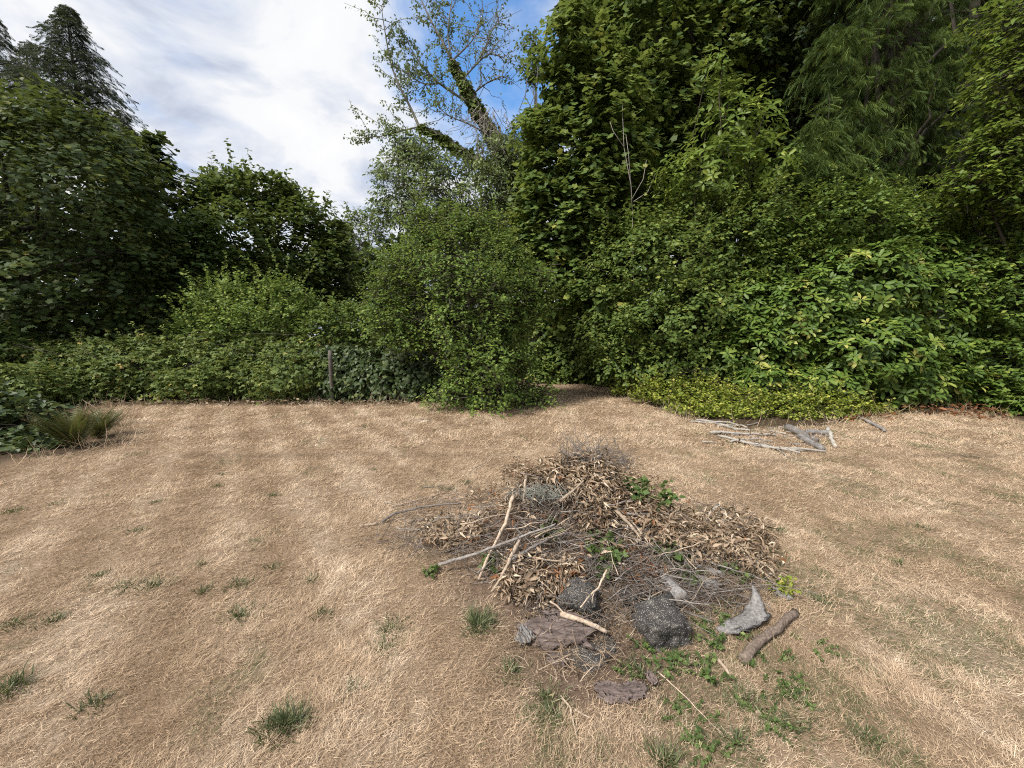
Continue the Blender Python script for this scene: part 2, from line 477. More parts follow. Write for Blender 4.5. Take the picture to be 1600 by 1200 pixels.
def spray_points(ells, n, rng, shell=.72, lump=.22, lump_size=1.1, back=.5, zmin=.05):
    ells = np.array(ells)
    area = (ells[:, 3] * ells[:, 4] + ells[:, 4] * ells[:, 5] + ells[:, 3] * ells[:, 5])
    P, D = [], []
    got = 0
    seed = Vector(rng.uniform(-50, 50, 3))
    while got < n:
        k = rng.choice(len(ells), n, p=area / area.sum())
        d = unit(rng.standard_normal((n, 3)))
        e = ells[k]
        r = np.where(rng.random(n) < shell, 1 - np.abs(rng.normal(0, .13, n)), rng.random(n) ** .5)
        p0 = e[:, :3] + d * e[:, 3:]
        nz = np.array([mnoise.noise(Vector(q) / lump_size + seed) for q in p0])
        p = e[:, :3] + d * e[:, 3:] * (r * (1 + lump * 1.6 * nz))[:, None]
        to = unit(-(e[:, :3] - np.array([0, 0, CAM_H])))
        keep = ~in_any(ells, p, k, .72) & ((d * to).sum(1) > -.15 - .85 * (rng.random(n) < back))
        g = gz(p[:, 0], p[:, 1])
        keep &= p[:, 2] > g + zmin
        P.append(p[keep]); D.append(unit(d[keep] / e[keep][:, 3:])); got += keep.sum()
    return np.concatenate(P)[:n], np.concatenate(D)[:n]


def foliage(g, P, D, per, tpl, size, length, rng, up=.25, droop=.15, spread=.8, face_up=1.0, jitter=.35, size_var=.25, tint_top=0.0, flat=.5, gloss_tint=.28, twig=None):
    """leafy twigs: at each point P a twig heads outwards and carries `per` leaves left and right of it"""
    n = len(P)
    d = unit(D * np.array([1, 1, flat]) + np.array([0, 0, up]) + rng.normal(0, .35, (n, 3)))
    L = length * rng.uniform(.6, 1.3, n)
    side = unit(np.cross(d, np.array([0, 0, 1.0])) + rng.normal(0, .15, (n, 3)))
    tt = (np.arange(per)[None] + rng.uniform(-.4, .4, (n, per)) + .3) / per
    sg = np.where((np.arange(per)[None] + rng.integers(0, 2, (n, 1))) % 2 == 0, 1, -1) * rng.uniform(.5, 1.1, (n, per))
    base = P[:, None] + d[:, None] * ((tt - .6) * L[:, None])[..., None]
    base[..., 2] -= droop * (tt ** 2) * L[:, None]
    base += rng.normal(0, .06, base.shape) * length
    ld = d[:, None] * .6 + side[:, None] * (sg * spread)[..., None] + rng.normal(0, .25, (n, per, 3))
    ld[..., 2] -= droop * 1.3
    ld = unit(ld).reshape(-1, 3)
    nm = np.array([0, 0, face_up]) + .45 * np.repeat(D, per, 0) + rng.normal(0, jitter, (n * per, 3))
    X = unit(np.cross(ld, nm)); Z = np.cross(X, ld)
    s = size * rng.uniform(1 - size_var, 1 + size_var, (n * per, 1))
    tw = rng.normal(0, .16, n) 
    t = np.clip(.42 + np.repeat(tw, per) + rng.normal(0, gloss_tint * .6, n * per) + tint_top, 0, 1)
    g.inst(tpl, base.reshape(-1, 3), X * s, ld * s, Z * s, t)
    if twig is not None:
        for i in range(n):
            q = np.stack([P[i] + d[i] * ((u - .9) * L[i]) - np.array([0, 0, droop * u * u * L[i]]) for u in (0, .5, 1)])
            twig.tube(q, [.009, .006, .003], 3, rng.uniform(.3, .7), cap=False)
    return g


def limb(a, b, rng, n=6, sag=.1, wob=.04):
    u = np.linspace(0, 1, n)[:, None]
    L = np.linalg.norm(b - a)
    p = a + (b - a) * u
    p[:, 2] += (sag * L * np.sin(u[:, 0] * np.pi))
    p[1:-1] += rng.normal(0, wob * L, (n - 2, 3))
    return p


def crooked(a, b, rng, n=9, wob=.012, sag=0.0):
    u = np.linspace(0, 1, n)[:, None]
    p = a + (b - a) * u
    L = np.linalg.norm(b - a)
    w = np.cumsum(rng.normal(0, 1, (n, 3)), 0); w -= w[0] + (w[-1] - w[0]) * u
    p = p + w * wob * L
    p[:, 2] += sag * L * np.sin(u[:, 0] * np.pi)
    return p


def plant(name, label, cat, ells, base, n, per, tpl, size, length, lm, bk='dark', trunk_r=.15, limbs=14, top=None, stems=1, group=None, parts=None, leafkw={}, ptkw={}, twigs=False, shoots=None, crown='crown', trunk='trunk', lead=True):
    rng = rng_of(label)
    bx, by = base[0], base[1]
    root = thing(name, label, cat, (bx, by, float(gz(bx, by))), group)
    P, D = spray_points(ells, n, rng, **ptkw)
    tg = Geo()
    cen = np.array(ells)[:, :3]
    hi = cen[np.argmax(np.array(ells)[:, 2] + np.array(ells)[:, 5])]
    hi_top = np.array([hi[0], hi[1], (np.array(ells)[:, 2] + np.array(ells)[:, 5] * .85).max()]) if top is None else np.array(top)
    b0 = np.array([bx, by, float(gz(bx, by)) - .1])
    for s in range(stems):
        off = np.zeros(3) if stems == 1 else np.append(rng.normal(0, .28, 2), 0)
        tp = hi_top if s == 0 else cen[rng.integers(len(cen))] + np.append(rng.normal(0, .2, 2), .3)
        q = limb(b0 + off, tp, rng, 9, 0, .018)
        tg.tube(q, np.linspace(trunk_r, trunk_r * .12, 9) * (1 if s == 0 else .7), 8, .5, rough=.06, rng=rng)
        for i in range(limbs // stems):
            tgt = P[rng.integers(len(P))]
            dz = np.clip((tgt[2] - b0[2]) * rng.uniform(.45, .8), .05, None)
            k = np.argmin(np.abs(q[:, 2] - (b0[2] + dz)))
            r0 = trunk_r * (1 - .85 * k / 8) * .5
            tg.tube(limb(q[k], tgt, rng, 7, .06), np.linspace(r0, .008, 7), 5, .5, cap=False)
    fg = Geo()
    foliage(fg, P, D, per, tpl, size, length, rng, twig=tg if twigs else None, **leafkw)
    if shoots:                                                   # stray shoots standing out of the outline
        ns, sl = shoots
        for i in rng.integers(0, len(P), ns):
            d = unit(D[i] * .7 + np.array([0, 0, .75]) + rng.normal(0, .3, 3)); L = sl * rng.uniform(.4, 1.3)
            q = limb(P[i], P[i] + d * L, rng, 6, .05, .03)
            tg.tube(q, np.linspace(.008, .002, 6), 3, .6, cap=False)
            m = max(4, int(L / (size * .55)))
            u = np.linspace(.1, 1, m)
            Q = np.stack([np.interp(u * 5, np.arange(6), q[:, c]) for c in range(3)], -1)
            foliage(fg, Q, np.repeat(d[None], m, 0) + rng.normal(0, .3, (m, 3)), 2, tpl, size * .8, size, rng, **dict(leafkw, up=.2, tint_top=.12))
    part(tg, trunk, BK[bk], root, True)
    part(fg, crown, LM[lm], root)
    return root, P, D, rng


def conifer(name, label, base, H, R, n_br, lm, rng=None, z0=.12, frond=.55, per=9, droop=.5, bk='dark', power=.8, trunk_r=.3, lean=0, group=None, jag=.25, limb_sides=3, rise=.18, hang=1.1, lat=.35):
    rng = rng_of(label)
    gzv = float(gz(base[0], base[1]))
    root = thing(name, label, 'tree', (base[0], base[1], gzv), group)
    tg, fg = Geo(), Geo()
    b0 = np.array([base[0], base[1], gzv])
    tg.tube(np.array([b0 + np.array([lean * u * H + .1 * math.sin(u * 5), 0, H * u - .1]) for u in np.linspace(0, 1, 10)]), np.linspace(trunk_r, .02, 10), 8, .5, rough=.05, rng=rng)
    for i in range(n_br):
        h = z0 + (1 - z0) * (i + rng.random()) / n_br
        r = R * (1 - h) ** power * rng.uniform(1 - jag, 1 + jag) + .12
        az = rng.uniform(0, 6.283)
        dr = np.array([math.cos(az), math.sin(az), 0])
        u = np.linspace(0, 1, 6)[:, None]
        st = b0 + np.array([lean * h * H, 0, h * H])
        pts = st + dr * r * u + np.array([0, 0, 1]) * (r * (rise * np.sin(u * 2.4) - droop * u * u + .28 * droop * u ** 4))
        tg.tube(pts, np.linspace(.014 * r + .01, .006, 6), limb_sides, .45, cap=False)
        m = max(3, int(per * (r / R + .3)))
        t = rng.uniform(.04, 1.02, m)
        P = np.stack([np.interp(t, u[:, 0], pts[:, k]) for k in range(3)], -1)
        sd_ = np.array([-dr[1], dr[0], 0])
        sg = rng.choice([-1, 1], m)[:, None] * rng.uniform(.0, 1.0, (m, 1))
        wl = lat * r * (1.05 - .75 * t[:, None]) * sg
        P = P + sd_ * wl + dr * np.abs(wl) * .4 - np.array([0, 0, 1]) * (np.abs(wl) * .35 + rng.gamma(1.5, .05, (m, 1)))
        ld = unit(dr * .75 + sd_ * sg + np.array([0, 0, -droop * hang if hang is not None else -.9]) + rng.normal(0, .22, (m, 3)))
        nm = unit(np.array([0, 0, 1.0]) + dr * .55 + rng.normal(0, .35, (m, 3)))
        X = unit(np.cross(ld, nm)); Z = np.cross(X, ld)
        s = (frond * rng.uniform(.6, 1.25, (m, 1)) * (.55 + .45 * r / R))
        fg.inst(FROND, P, X * s, ld * s, Z * s, np.clip(.45 + rng.normal(0, .13) + rng.normal(0, .14, m), 0, 1))
    part(tg, 'trunk', BK[bk], root, True)
    part(fg, 'crown', LM[lm], root)
    return root


# ------------------------------------------------------------------ ground and dry grass
EDGE = [(-900, 790), (-300, 760), (0, 735), (60, 718), (130, 706), (178, 690), (190, 655), (150, 636), (300, 633), (520, 629), (600, 631), (660, 628), (690, 606), (780, 602), (870, 598), (955, 599), (985, 622), (1070, 655), (1160, 672), (1290, 666), (1370, 652), (1480, 638), (1600, 660), (1900, 690), (2600, 800)]
_e = []
for px, py in EDGE:
    d = pix_dir(px, py); t = -CAM_H / d[2]
    _e.append((d[0] * t, d[1] * t))
LAWN = np.array(_e + [(40, -6), (-40, -6)])


def in_poly(x, y, poly=LAWN):
    ins = np.zeros(np.shape(x), bool)
    j = len(poly) - 1
    for i in range(len(poly)):
        xi, yi = poly[i]; xj, yj = poly[j]
        c = ((yi > y) != (yj > y)) & (x < (xj - xi) * (y - yi) / (yj - yi + 1e-12) + xi)
        ins ^= c
        j = i
    return ins


def mound_mask(x, y):
    m = np.exp(-((((x - .45) / 1.0) ** 2 + ((y - 2.62) / .85) ** 2) ** 1.7))
    fr = np.exp(-((((x - .42) / .5) ** 2 + ((y - 1.75) / .33) ** 2) ** 1.5)) * .8
    return np.clip(np.maximum(m, fr) * 1.3 + .22 * wnoise(x, y, .35, 5) * (m + fr), 0, 1)


def axis(lim_neg, lim_pos, fine0, fine1, step, grow):
    a = list(np.arange(fine0, fine1, step))
    s = step
    while a[-1] < lim_pos: s *= grow; a.append(a[-1] + s)
    b = []; s = step; p = fine0
    while p > lim_neg: s *= grow; p -= s; b.append(p)
    return np.array(b[::-1] + a)


def build_ground():
    xs = axis(-900, 900, -2.0, 2.6, .06, 1.12); ys = axis(-300, 1500, .9, 4.2, .06, 1.12)
    X, Y = np.meshgrid(xs, ys)
    Z = gz(X, Y)
    v = np.stack([X, Y, Z], -1).reshape(-1, 3)
    nx, ny = len(xs), len(ys)
    i = (np.arange(ny - 1)[:, None] * nx + np.arange(nx - 1)[None]).ravel()
    f = np.concatenate([np.stack([i, i + 1, i + nx + 1], -1), np.stack([i, i + nx + 1, i + nx], -1)])
    g = Geo().add(v, f, in_poly(X, Y).astype(float).ravel())
    o = g.build('ground', ground_mat(), smooth=True, kind='structure')
    a = o.data.attributes.new('mound', 'FLOAT', 'POINT')
    a.data.foreach_set('value', mound_mask(X, Y).astype(np.float32).ravel())


def build_grass():
    rng = np.random.default_rng(11)
    g = Geo()
    BL = (np.array([(-.5, 0, 0), (.5, 0, 0), (.32, .55, .16), (-.32, .55, .16), (0, 1, .12)], float), np.array([(0, 1, 2), (0, 2, 3), (3, 2, 4)]))
    TRI = (np.array([(-.5, 0, 0), (.5, 0, 0), (0, 1, .05)], float), np.array([(0, 1, 2)]))
    for y0, y1, dens, wid, ln, tpl in ((.95, 2.0, 30000, .0016, .036, TRI), (2.0, 3.4, 15500, .0021, .040, TRI), (3.4, 5.5, 7500, .0033, .044, TRI), (5.5, 9, 3000, .0065, .058, TRI), (9, 14.6, 800, .011, .065, TRI)):
        half = lambda y: 1.38 * (y + .2) + .3
        area = (y1 - y0) * 2 * half(y1)
        n = int(area * dens)
        x = rng.uniform(-half(y1), half(y1), n); y = rng.uniform(y0, y1, n)
        k = (np.abs(x) < half(y)) & in_poly(x, y)
        x, y = x[k], y[k]
        thin = mound_mask(x, y)
        bare = np.clip(.5 + .6 * wnoise(x, y, .8, 9), 0, 1)
        k = rng.random(len(x)) > np.maximum(np.clip(thin * .95, 0, .84), .45 * bare)
        x, y = x[k], y[k]
        n = len(x)
        th = .9 * wnoise(x, y, .3, 21) + 1.2 * wnoise(x, y, 1.3, 22) + rng.normal(0, 1.1, n)
        el = np.abs(rng.normal(.22, .28, n))
        el = np.where(rng.random(n) < .1, el + .6, el)
        d = np.stack([np.cos(th) * np.cos(el), np.sin(th) * np.cos(el), np.sin(el)], -1)
        nm = np.array([0, 0, 1.0]) + rng.normal(0, .35, (n, 3))
        X = unit(np.cross(d, nm)); Z = np.cross(X, d)
        cl = wnoise(x, y, .17, 41) + .7 * wnoise(x, y, .5, 42)
        s = ln * rng.uniform(.45, 1.4, n) * np.clip(1 + .35 * cl, .4, 1.8)
        w = wid * rng.uniform(.6, 1.5, n)
        z = gz(x, y) + rng.uniform(-.002, .014, n)
        t = np.clip(.36 + .07 * cl + rng.normal(0, .23, n), 0, .8)
        gm = wnoise(x, y, .9, 31) + .6 * wnoise(x, y, .3, 32) + np.clip((x - .8) * .42, -.3, 1.0) * np.clip(1.6 - .2 * y, 0, 1) + 1.9 * np.exp(-((x - 1.0) ** 2 + (y - 1.75) ** 2) / .6) + .8 * np.exp(-((x - 1.9) ** 2 + (y - 2.7) ** 2) / .5)
        t = np.where((rng.random(n) < np.clip((gm - .75) * .5, 0, .55)), rng.uniform(.88, 1, n), t)
        g.inst(tpl, np.stack([x, y, z], -1), X * w[:, None], d * s[:, None], Z * s[:, None], t)
    g.build('dry_grass', blade_mat(), kind='stuff')


def edge_grass():
    rng = np.random.default_rng(14)
    pts = LAWN[1:24]
    seg = np.linalg.norm(np.diff(pts, axis=0), axis=1); cum = np.concatenate([[0], np.cumsum(seg)])
    n = 6500
    u = rng.uniform(0, cum[-1], n)
    x = np.interp(u, cum, pts[:, 0]) + rng.normal(0, .16, n); y = np.interp(u, cum, pts[:, 1]) + rng.normal(0, .16, n)
    k = rng.random(n) < np.clip(.5 + .8 * wnoise(x, y, .7, 50), .05, 1)
    x, y = x[k], y[k]; n = len(x)
    th = rng.uniform(0, 6.28, n); el = rng.uniform(.3, 1.4, n)
    d = np.stack([np.cos(th) * np.cos(el), np.sin(th) * np.cos(el), np.sin(el)], -1)
    X = unit(np.cross(d, rng.standard_normal((n, 3)))); Z = np.cross(X, d)
    L = rng.gamma(3, .06, n)[:, None] + .03
    B = (np.array([(-.5, 0, 0), (.5, 0, 0), (.4, .5, .06), (-.4, .5, .06), (0, 1, -.15)], float), np.array([(0, 1, 2), (0, 2, 3), (3, 2, 4)]))
    w = rng.uniform(.004, .009, n)[:, None]
    t = np.where(rng.random(n) < .25, rng.uniform(.88, 1, n), np.clip(rng.normal(.35, .2, n), 0, .8))
    Geo().inst(B, np.stack([x, y, gz(x, y)], -1), X * w, d * L, Z * L, t).build('edge_grass', bpy.data.materials['dry_grass'], kind='stuff')


build_ground()
build_grass()
edge_grass()

# ------------------------------------------------------------------ far wood that reads as one mass
def far_wood():
    rng = np.random.default_rng(5)
    g = Geo()
    def mass(px0, px1, Y, py0, py1, n, size):
        a, b = at(px0, py1, Y), at(px1, py1, Y)
        c = at((px0 + px1) / 2, py0, Y)
        ells = []
        k = max(2, int((b[0] - a[0]) / 5))
        for i in range(k):
            x = a[0] + (b[0] - a[0]) * (i + .5) / k
            top = c[2] * rng.uniform(.85, 1.1)
            for z in np.arange(.4, top, 4.0):
                ells.append([x + rng.normal(0, .8), Y + rng.uniform(0, 5), z, 3.4, 2.6, 3.4])
        P, D = spray_points(ells, n, rng, back=.15, shell=.85, lump=.3, lump_size=2.5)
        foliage(g, P, D, 6, DIAMOND, size, 1.0, rng, jitter=.5, size_var=.4)
    mass(935, 1750, 19, -420, 560, 7500, .62)
    mass(1000, 2400, 15, -420, 560, 5200, .56)
    mass(-500, 300, 20, 300, 560, 3800, .5)
    mass(180, 860, 25, 440, 560, 3600, .42)
    mass(590, 900, 21, 330, 560, 3200, .42)
    mass(820, 2000, 14.5, 470, 560, 2400, .5)
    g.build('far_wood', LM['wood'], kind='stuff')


far_wood()

# ------------------------------------------------------------------ trees of the left
def gbase(px, Y):
    """ground point below a pixel column at distance Y"""
    p = at(px, 530, Y)
    return (p[0], Y)


def H_at(px, py, Y):
    return at(px, py, Y)[2]


b = at(105, 8, 24)[:2]
conifer('conifer', 'tall grey-green conifer with soft drooping tip above the big left maple', b, H_at(105, 8, 24), 5.6, 280, 'cypress', z0=.58, frond=.5, per=42, droop=.22, power=.8, jag=.4, trunk_r=.3, rise=.35, hang=2.2, lat=.32)
b = at(-14, 20, 25)[:2]
conifer('conifer', 'tall grey-green conifer cut by the left edge of the picture', b, H_at(-20, 20, 25), 5.6, 130, 'cypress', z0=.58, frond=.5, per=42, droop=.22, power=.8, jag=.4, trunk_r=.3, rise=.35, hang=2.2, lat=.32)
b = at(40, 62, 27)[:2]
conifer('conifer', 'shorter grey conifer between the two tall ones at far left', b, H_at(40, 62, 27), 4.0, 170, 'cypress', z0=.58, frond=.42, per=40, droop=.22, power=.75, jag=.4, trunk_r=.3, rise=.35, hang=2.2)
b = at(190, 172, 21)[:2]
conifer('conifer', 'narrow dark conifer peeping out right of the big left maple', b, H_at(190, 172, 21), 2.3, 150, 'cypress', z0=.58, frond=.4, per=30, droop=.22, power=.75, jag=.4, trunk_r=.2, rise=.35, hang=2.2)

plant('maple_tree', 'big dark broad maple filling the left edge with layered leaf sprays', 'tree',
      [E(80, 300, 12, 150, 130), E(40, 450, 12, 150, 120), E(170, 400, 12.5, 105, 120), E(-60, 300, 12, 150, 170), E(110, 215, 12.5, 90, 62), E(200, 470, 13, 95, 80), E(35, 190, 12.5, 70, 45), E(165, 270, 12.5, 55, 60)],
      gbase(60, 12.6), 1850, 13, MAPLE, .125, 1.25, 'maple_dark', trunk_r=.3, limbs=34, leafkw=dict(droop=.28, up=.08, flat=.25, jitter=.28), ptkw=dict(lump=.3, lump_size=1.3))
plant('maple_tree', 'dark tree reaching a leafy bough out against the sky beside the narrow conifer', 'tree',
      [E(215, 300, 15, 45, 75), E(232, 228, 15, 24, 18), E(246, 262, 15, 15, 9), E(205, 400, 15, 60, 80), E(235, 215, 15, 14, 9)],
      gbase(205, 15.2), 520, 8, MAPLE, .20, .7, 'maple_dark', trunk_r=.16, limbs=16, leafkw=dict(droop=.2, up=.1, flat=.25, jitter=.3), ptkw=dict(lump=.3))
plant('broadleaf_tree', 'lighter green young tree between the big maple and the round tree', 'tree',
      [E(290, 405, 14, 62, 62), E(310, 360, 14, 32, 28), E(260, 440, 14, 50, 45)], gbase(290, 14.2), 620, 8, OVATE, .17, .6, 'mid', trunk_r=.1, limbs=14)
plant('broadleaf_tree', 'round dark tree with a spiky top standing behind the light saplings', 'tree',
      [E(410, 400, 17, 118, 100), E(350, 335, 17, 52, 52), E(470, 365, 17, 58, 60), E(400, 310, 17, 70, 35), E(500, 420, 17, 50, 70), E(340, 290, 17, 16, 22), E(440, 300, 17, 24, 18), E(385, 287, 17, 18, 22)],
      gbase(410, 17.2), 2400, 8, OVATE, .22, .75, 'round_tree', trunk_r=.22, limbs=26, leafkw=dict(up=.5, jitter=.4), shoots=(90, 1.0), ptkw=dict(lump=.3, lump_size=.9))
plant('broadleaf_tree', 'distant thin pale tree right of the round tree', 'tree',
      [E(562, 392, 25, 40, 58), E(545, 350, 25, 26, 26), E(585, 350, 25, 22, 30)], gbase(562, 25), 420, 7, OVATE, .2, .8, 'pale', bk='grey', trunk_r=.14, limbs=26, twigs=True, ptkw=dict(lump=.35))
plant('broadleaf_tree', 'distant dark tree low behind the hazel and the pale tree', 'tree',
      [E(545, 440, 22, 45, 50), E(590, 455, 22, 40, 60)], gbase(555, 22), 500, 7, OVATE, .24, .7, 'round_tree', trunk_r=.18, limbs=10)

# shrubs on the left
plant('sapling_thicket', 'light yellow-green saplings rising above the bramble hedge', 'shrub',
      [E(390, 500, 12.2, 85, 42), E(348, 475, 12.2, 38, 40), E(445, 482, 12.2, 45, 42), E(320, 512, 12.2, 46, 28), E(372, 450, 12.2, 18, 24), E(432, 452, 12.2, 15, 20), E(478, 478, 12.2, 14, 30)],
      gbase(390, 12.3), 1100, 8, OVATE, .10, .5, 'shoots', trunk_r=.05, limbs=24, stems=8, leafkw=dict(up=.9, flat=.6), shoots=(160, .8), ptkw=dict(lump=.35, lump_size=.6), crown='foliage', trunk='stem')
plant('shrub', 'mid-green shrub between the light saplings and the hazel', 'shrub',
      [E(535, 505, 12, 48, 40), E(500, 520, 12, 45, 30), E(575, 520, 12, 40, 40)], gbase(535, 12.1), 720, 8, OVATE, .11, .45, 'under', trunk_r=.05, limbs=16, stems=5, leafkw=dict(up=.5), crown='foliage', trunk='stem')
plant('shrub', 'green shrub at the left edge under the big maple', 'shrub',
      [E(0, 535, 11, 60, 35), E(-70, 540, 11, 80, 45)], gbase(-20, 11), 420, 8, OVATE, .12, .45, 'mid', trunk_r=.05, limbs=10, stems=4, crown='foliage', trunk='stem')
plant('bramble_hedge', 'long low bramble hedge along the back edge of the lawn left of the post', 'hedge',
      [E(px, 588 + 6 * math.sin(px), 10.35 + .45 * math.sin(px * .7), 50, 34 + 8 * math.sin(px * .37), .75) for px in range(110, 500, 48)] + [E(px, 556 + 8 * math.sin(px * 1.3), 11.1, 60, 34, .8) for px in range(60, 520, 62)],
      gbase(320, 10.6), 4600, 5, TRIFOLIATE, .12, .42, 'bramble', trunk_r=.02, limbs=40, stems=10, leafkw=dict(up=.25, droop=.5, jitter=.5), shoots=(150, .45), ptkw=dict(lump=.3, lump_size=.7, zmin=.03), crown='foliage', trunk='stem')
plant('bramble_thicket', 'olive bramble thicket with browned stems at far left behind the ferns', 'hedge',
      [E(20, 600, 8.8, 70, 40, .8), E(-70, 600, 8.5, 90, 50, .8), E(95, 600, 9.6, 50, 34, .6)],
      gbase(20, 8.9), 1300, 5, TRIFOLIATE, .11, .4, 'bramble', trunk_r=.015, limbs=26, stems=8, leafkw=dict(up=.3, droop=.5, jitter=.5), ptkw=dict(lump=.25, lump_size=.6, zmin=.03), crown='foliage', trunk='stem')
plant('shrub', 'low shrub with broad glossy leaves at the left edge beside the ferns', 'shrub',
      [E(5, 660, 6.1, 62, 46, .6), E(-90, 650, 5.9, 90, 70, .7), E(45, 690, 5.8, 26, 22, .3), E(70, 704, 5.5, 40, 12, .25), E(10, 712, 5.35, 60, 16, .3), E(-90, 720, 5.2, 70, 22, .4)],
      gbase(-10, 6.2), 900, 5, OVATE, .105, .3, 'ivy', trunk_r=.02, limbs=20, stems=6, leafkw=dict(up=.25, jitter=.45), ptkw=dict(lump=.25, lump_size=.5, zmin=.02), crown='foliage', trunk='stem')
plant('ivy_hedge', 'dark ivy hedge between the post and the hazel', 'hedge',
      [E(px, 590 + 3 * math.sin(px), 10.2, 44, 36 + 6 * math.sin(px * .9), .6) for px in range(535, 690, 38)] + [E(540, 552, 10.6, 46, 20, .5), E(610, 556, 10.6, 60, 20, .5), E(470, 575, 10.7, 40, 30, .4)],
      gbase(600, 10.4), 2300, 5, IVY, .105, .3, 'ivy', trunk_r=.02, limbs=20, stems=6, leafkw=dict(up=.05, droop=.7, jitter=.35, face_up=.5), ptkw=dict(lump=.14, lump_size=.5, zmin=.02), crown='foliage', trunk='stem')

# wooden post
pr = thing('fence_post', 'old grey wooden post standing against the ivy hedge', 'post', tuple(hit(519, 629)))
g = Geo(); rng = rng_of('post')
q = np.array([(pr.location.x + .02 * u, pr.location.y, pr.location.z - .1 + u * 1.42) for u in np.linspace(0, 1, 8)])
g.tube(q, .05, 9, .35, rough=.09, rng=rng)
part(g, 'shaft', BK['post'], pr)
for k in (2, 4, 6):
    part(Geo().tube([q[k] + (-.06, -.058, .02), q[k] + (.065, -.056, .0)], .004, 4, .6), 'wire_tie', BK['grey'], pr)

# ------------------------------------------------------------------ middle
plant('hazel_shrub', 'big bushy hazel standing alone on the lawn in the middle', 'shrub',
      [E(762, 606, 9.3, 92, 34), E(755, 562, 9.4, 98, 50), E(730, 490, 9.5, 120, 68), E(715, 415, 9.6, 88, 62), E(806, 490, 9.5, 46, 54), E(636, 500, 9.6, 56, 46), E(690, 372, 9.7, 50, 40), E(785, 410, 9.7, 50, 50), E(640, 405, 9.8, 36, 46), E(735, 350, 9.7, 30, 26), E(655, 355, 9.8, 24, 34), E(700, 338, 9.8, 18, 26), E(600, 470, 9.7, 34, 50), E(775, 345, 9.8, 20, 30), E(840, 440, 9.6, 30, 40)],
      gbase(760, 9.5), 3500, 11, OVATE, .076, .62, 'hazel', trunk_r=.07, limbs=44, stems=9, leafkw=dict(up=.25, droop=.25, jitter=.38), ptkw=dict(lump=.5, lump_size=.85, zmin=.02), twigs=True, shoots=(300, .6), crown='foliage', trunk='stem')


def fern(name, label, base, n, length, lean, lm='fern', group=None, seed=0, up0=.9, up1=1.25):
    rng = rng_of(label)
    root = thing(name, label, 'fern', tuple(base), group)
    for i in range(n):
        az = rng.uniform(0, 6.283); el = rng.uniform(up0, up1); L = length * rng.uniform(.7, 1.1)
        d = np.array([math.cos(az) * math.cos(el) + lean[0], math.sin(az) * math.cos(el) + lean[1], math.sin(el)]); d /= np.linalg.norm(d)
        hz = unit(np.array([d[0], d[1], .0]))
        m = 26
        u = np.linspace(0, 1, m)
        C = d * (u * L)[:, None] + hz * (.13 * L * u ** 2.5)[:, None] - np.array([0, 0, 1]) * (.10 * L * u ** 2.6)[:, None]
        C += np.append(rng.normal(0, .03, 2), 0)
        T = unit(np.gradient(C, axis=0)); S = unit(np.cross(T, np.array([0, 0, 1.0]) + .3 * rng.standard_normal(3))); Nn = np.cross(S, T)
        g = Geo()
        t0 = np.clip(rng.normal(.5, .22), 0, 1)
        g.tube(C, np.linspace(.004, .0012, m), 3, .95, cap=False)
        w = .11 * L * np.sin(np.clip(u * 1.02 + .08, 0, 1) * np.pi) ** .6 + .006
        for s in (1, -1):
            ld = unit(S * s + T * .35 - Nn * .1)
            X = T * .42 * (w[:, None] + .012); 
            g.inst(DIAMOND, C[2:], X[2:], (ld * (w[:, None]))[2:], (Nn * .05)[2:], np.clip(t0 + rng.normal(0, .1, m - 2), 0, 1))
        o = g.build('frond', LM[lm], root)
    return root


fern('sword_fern', 'olive-brown sword fern with upright fronds nearer to the lawn edge', hit(118, 698), 44, .74, (-.16, .0), up0=.95, up1=1.4)
fern('sword_fern', 'smaller sword fern right behind the larger one, one frond leaning out', hit(152, 684), 28, .6, (.08, .1), up0=.95, up1=1.4)
fern('sword_fern', 'green fern tucked under the right side of the hazel', hit(832, 632), 14, .85, (.15, -.1), 'weed', up0=.5, up1=1.1)


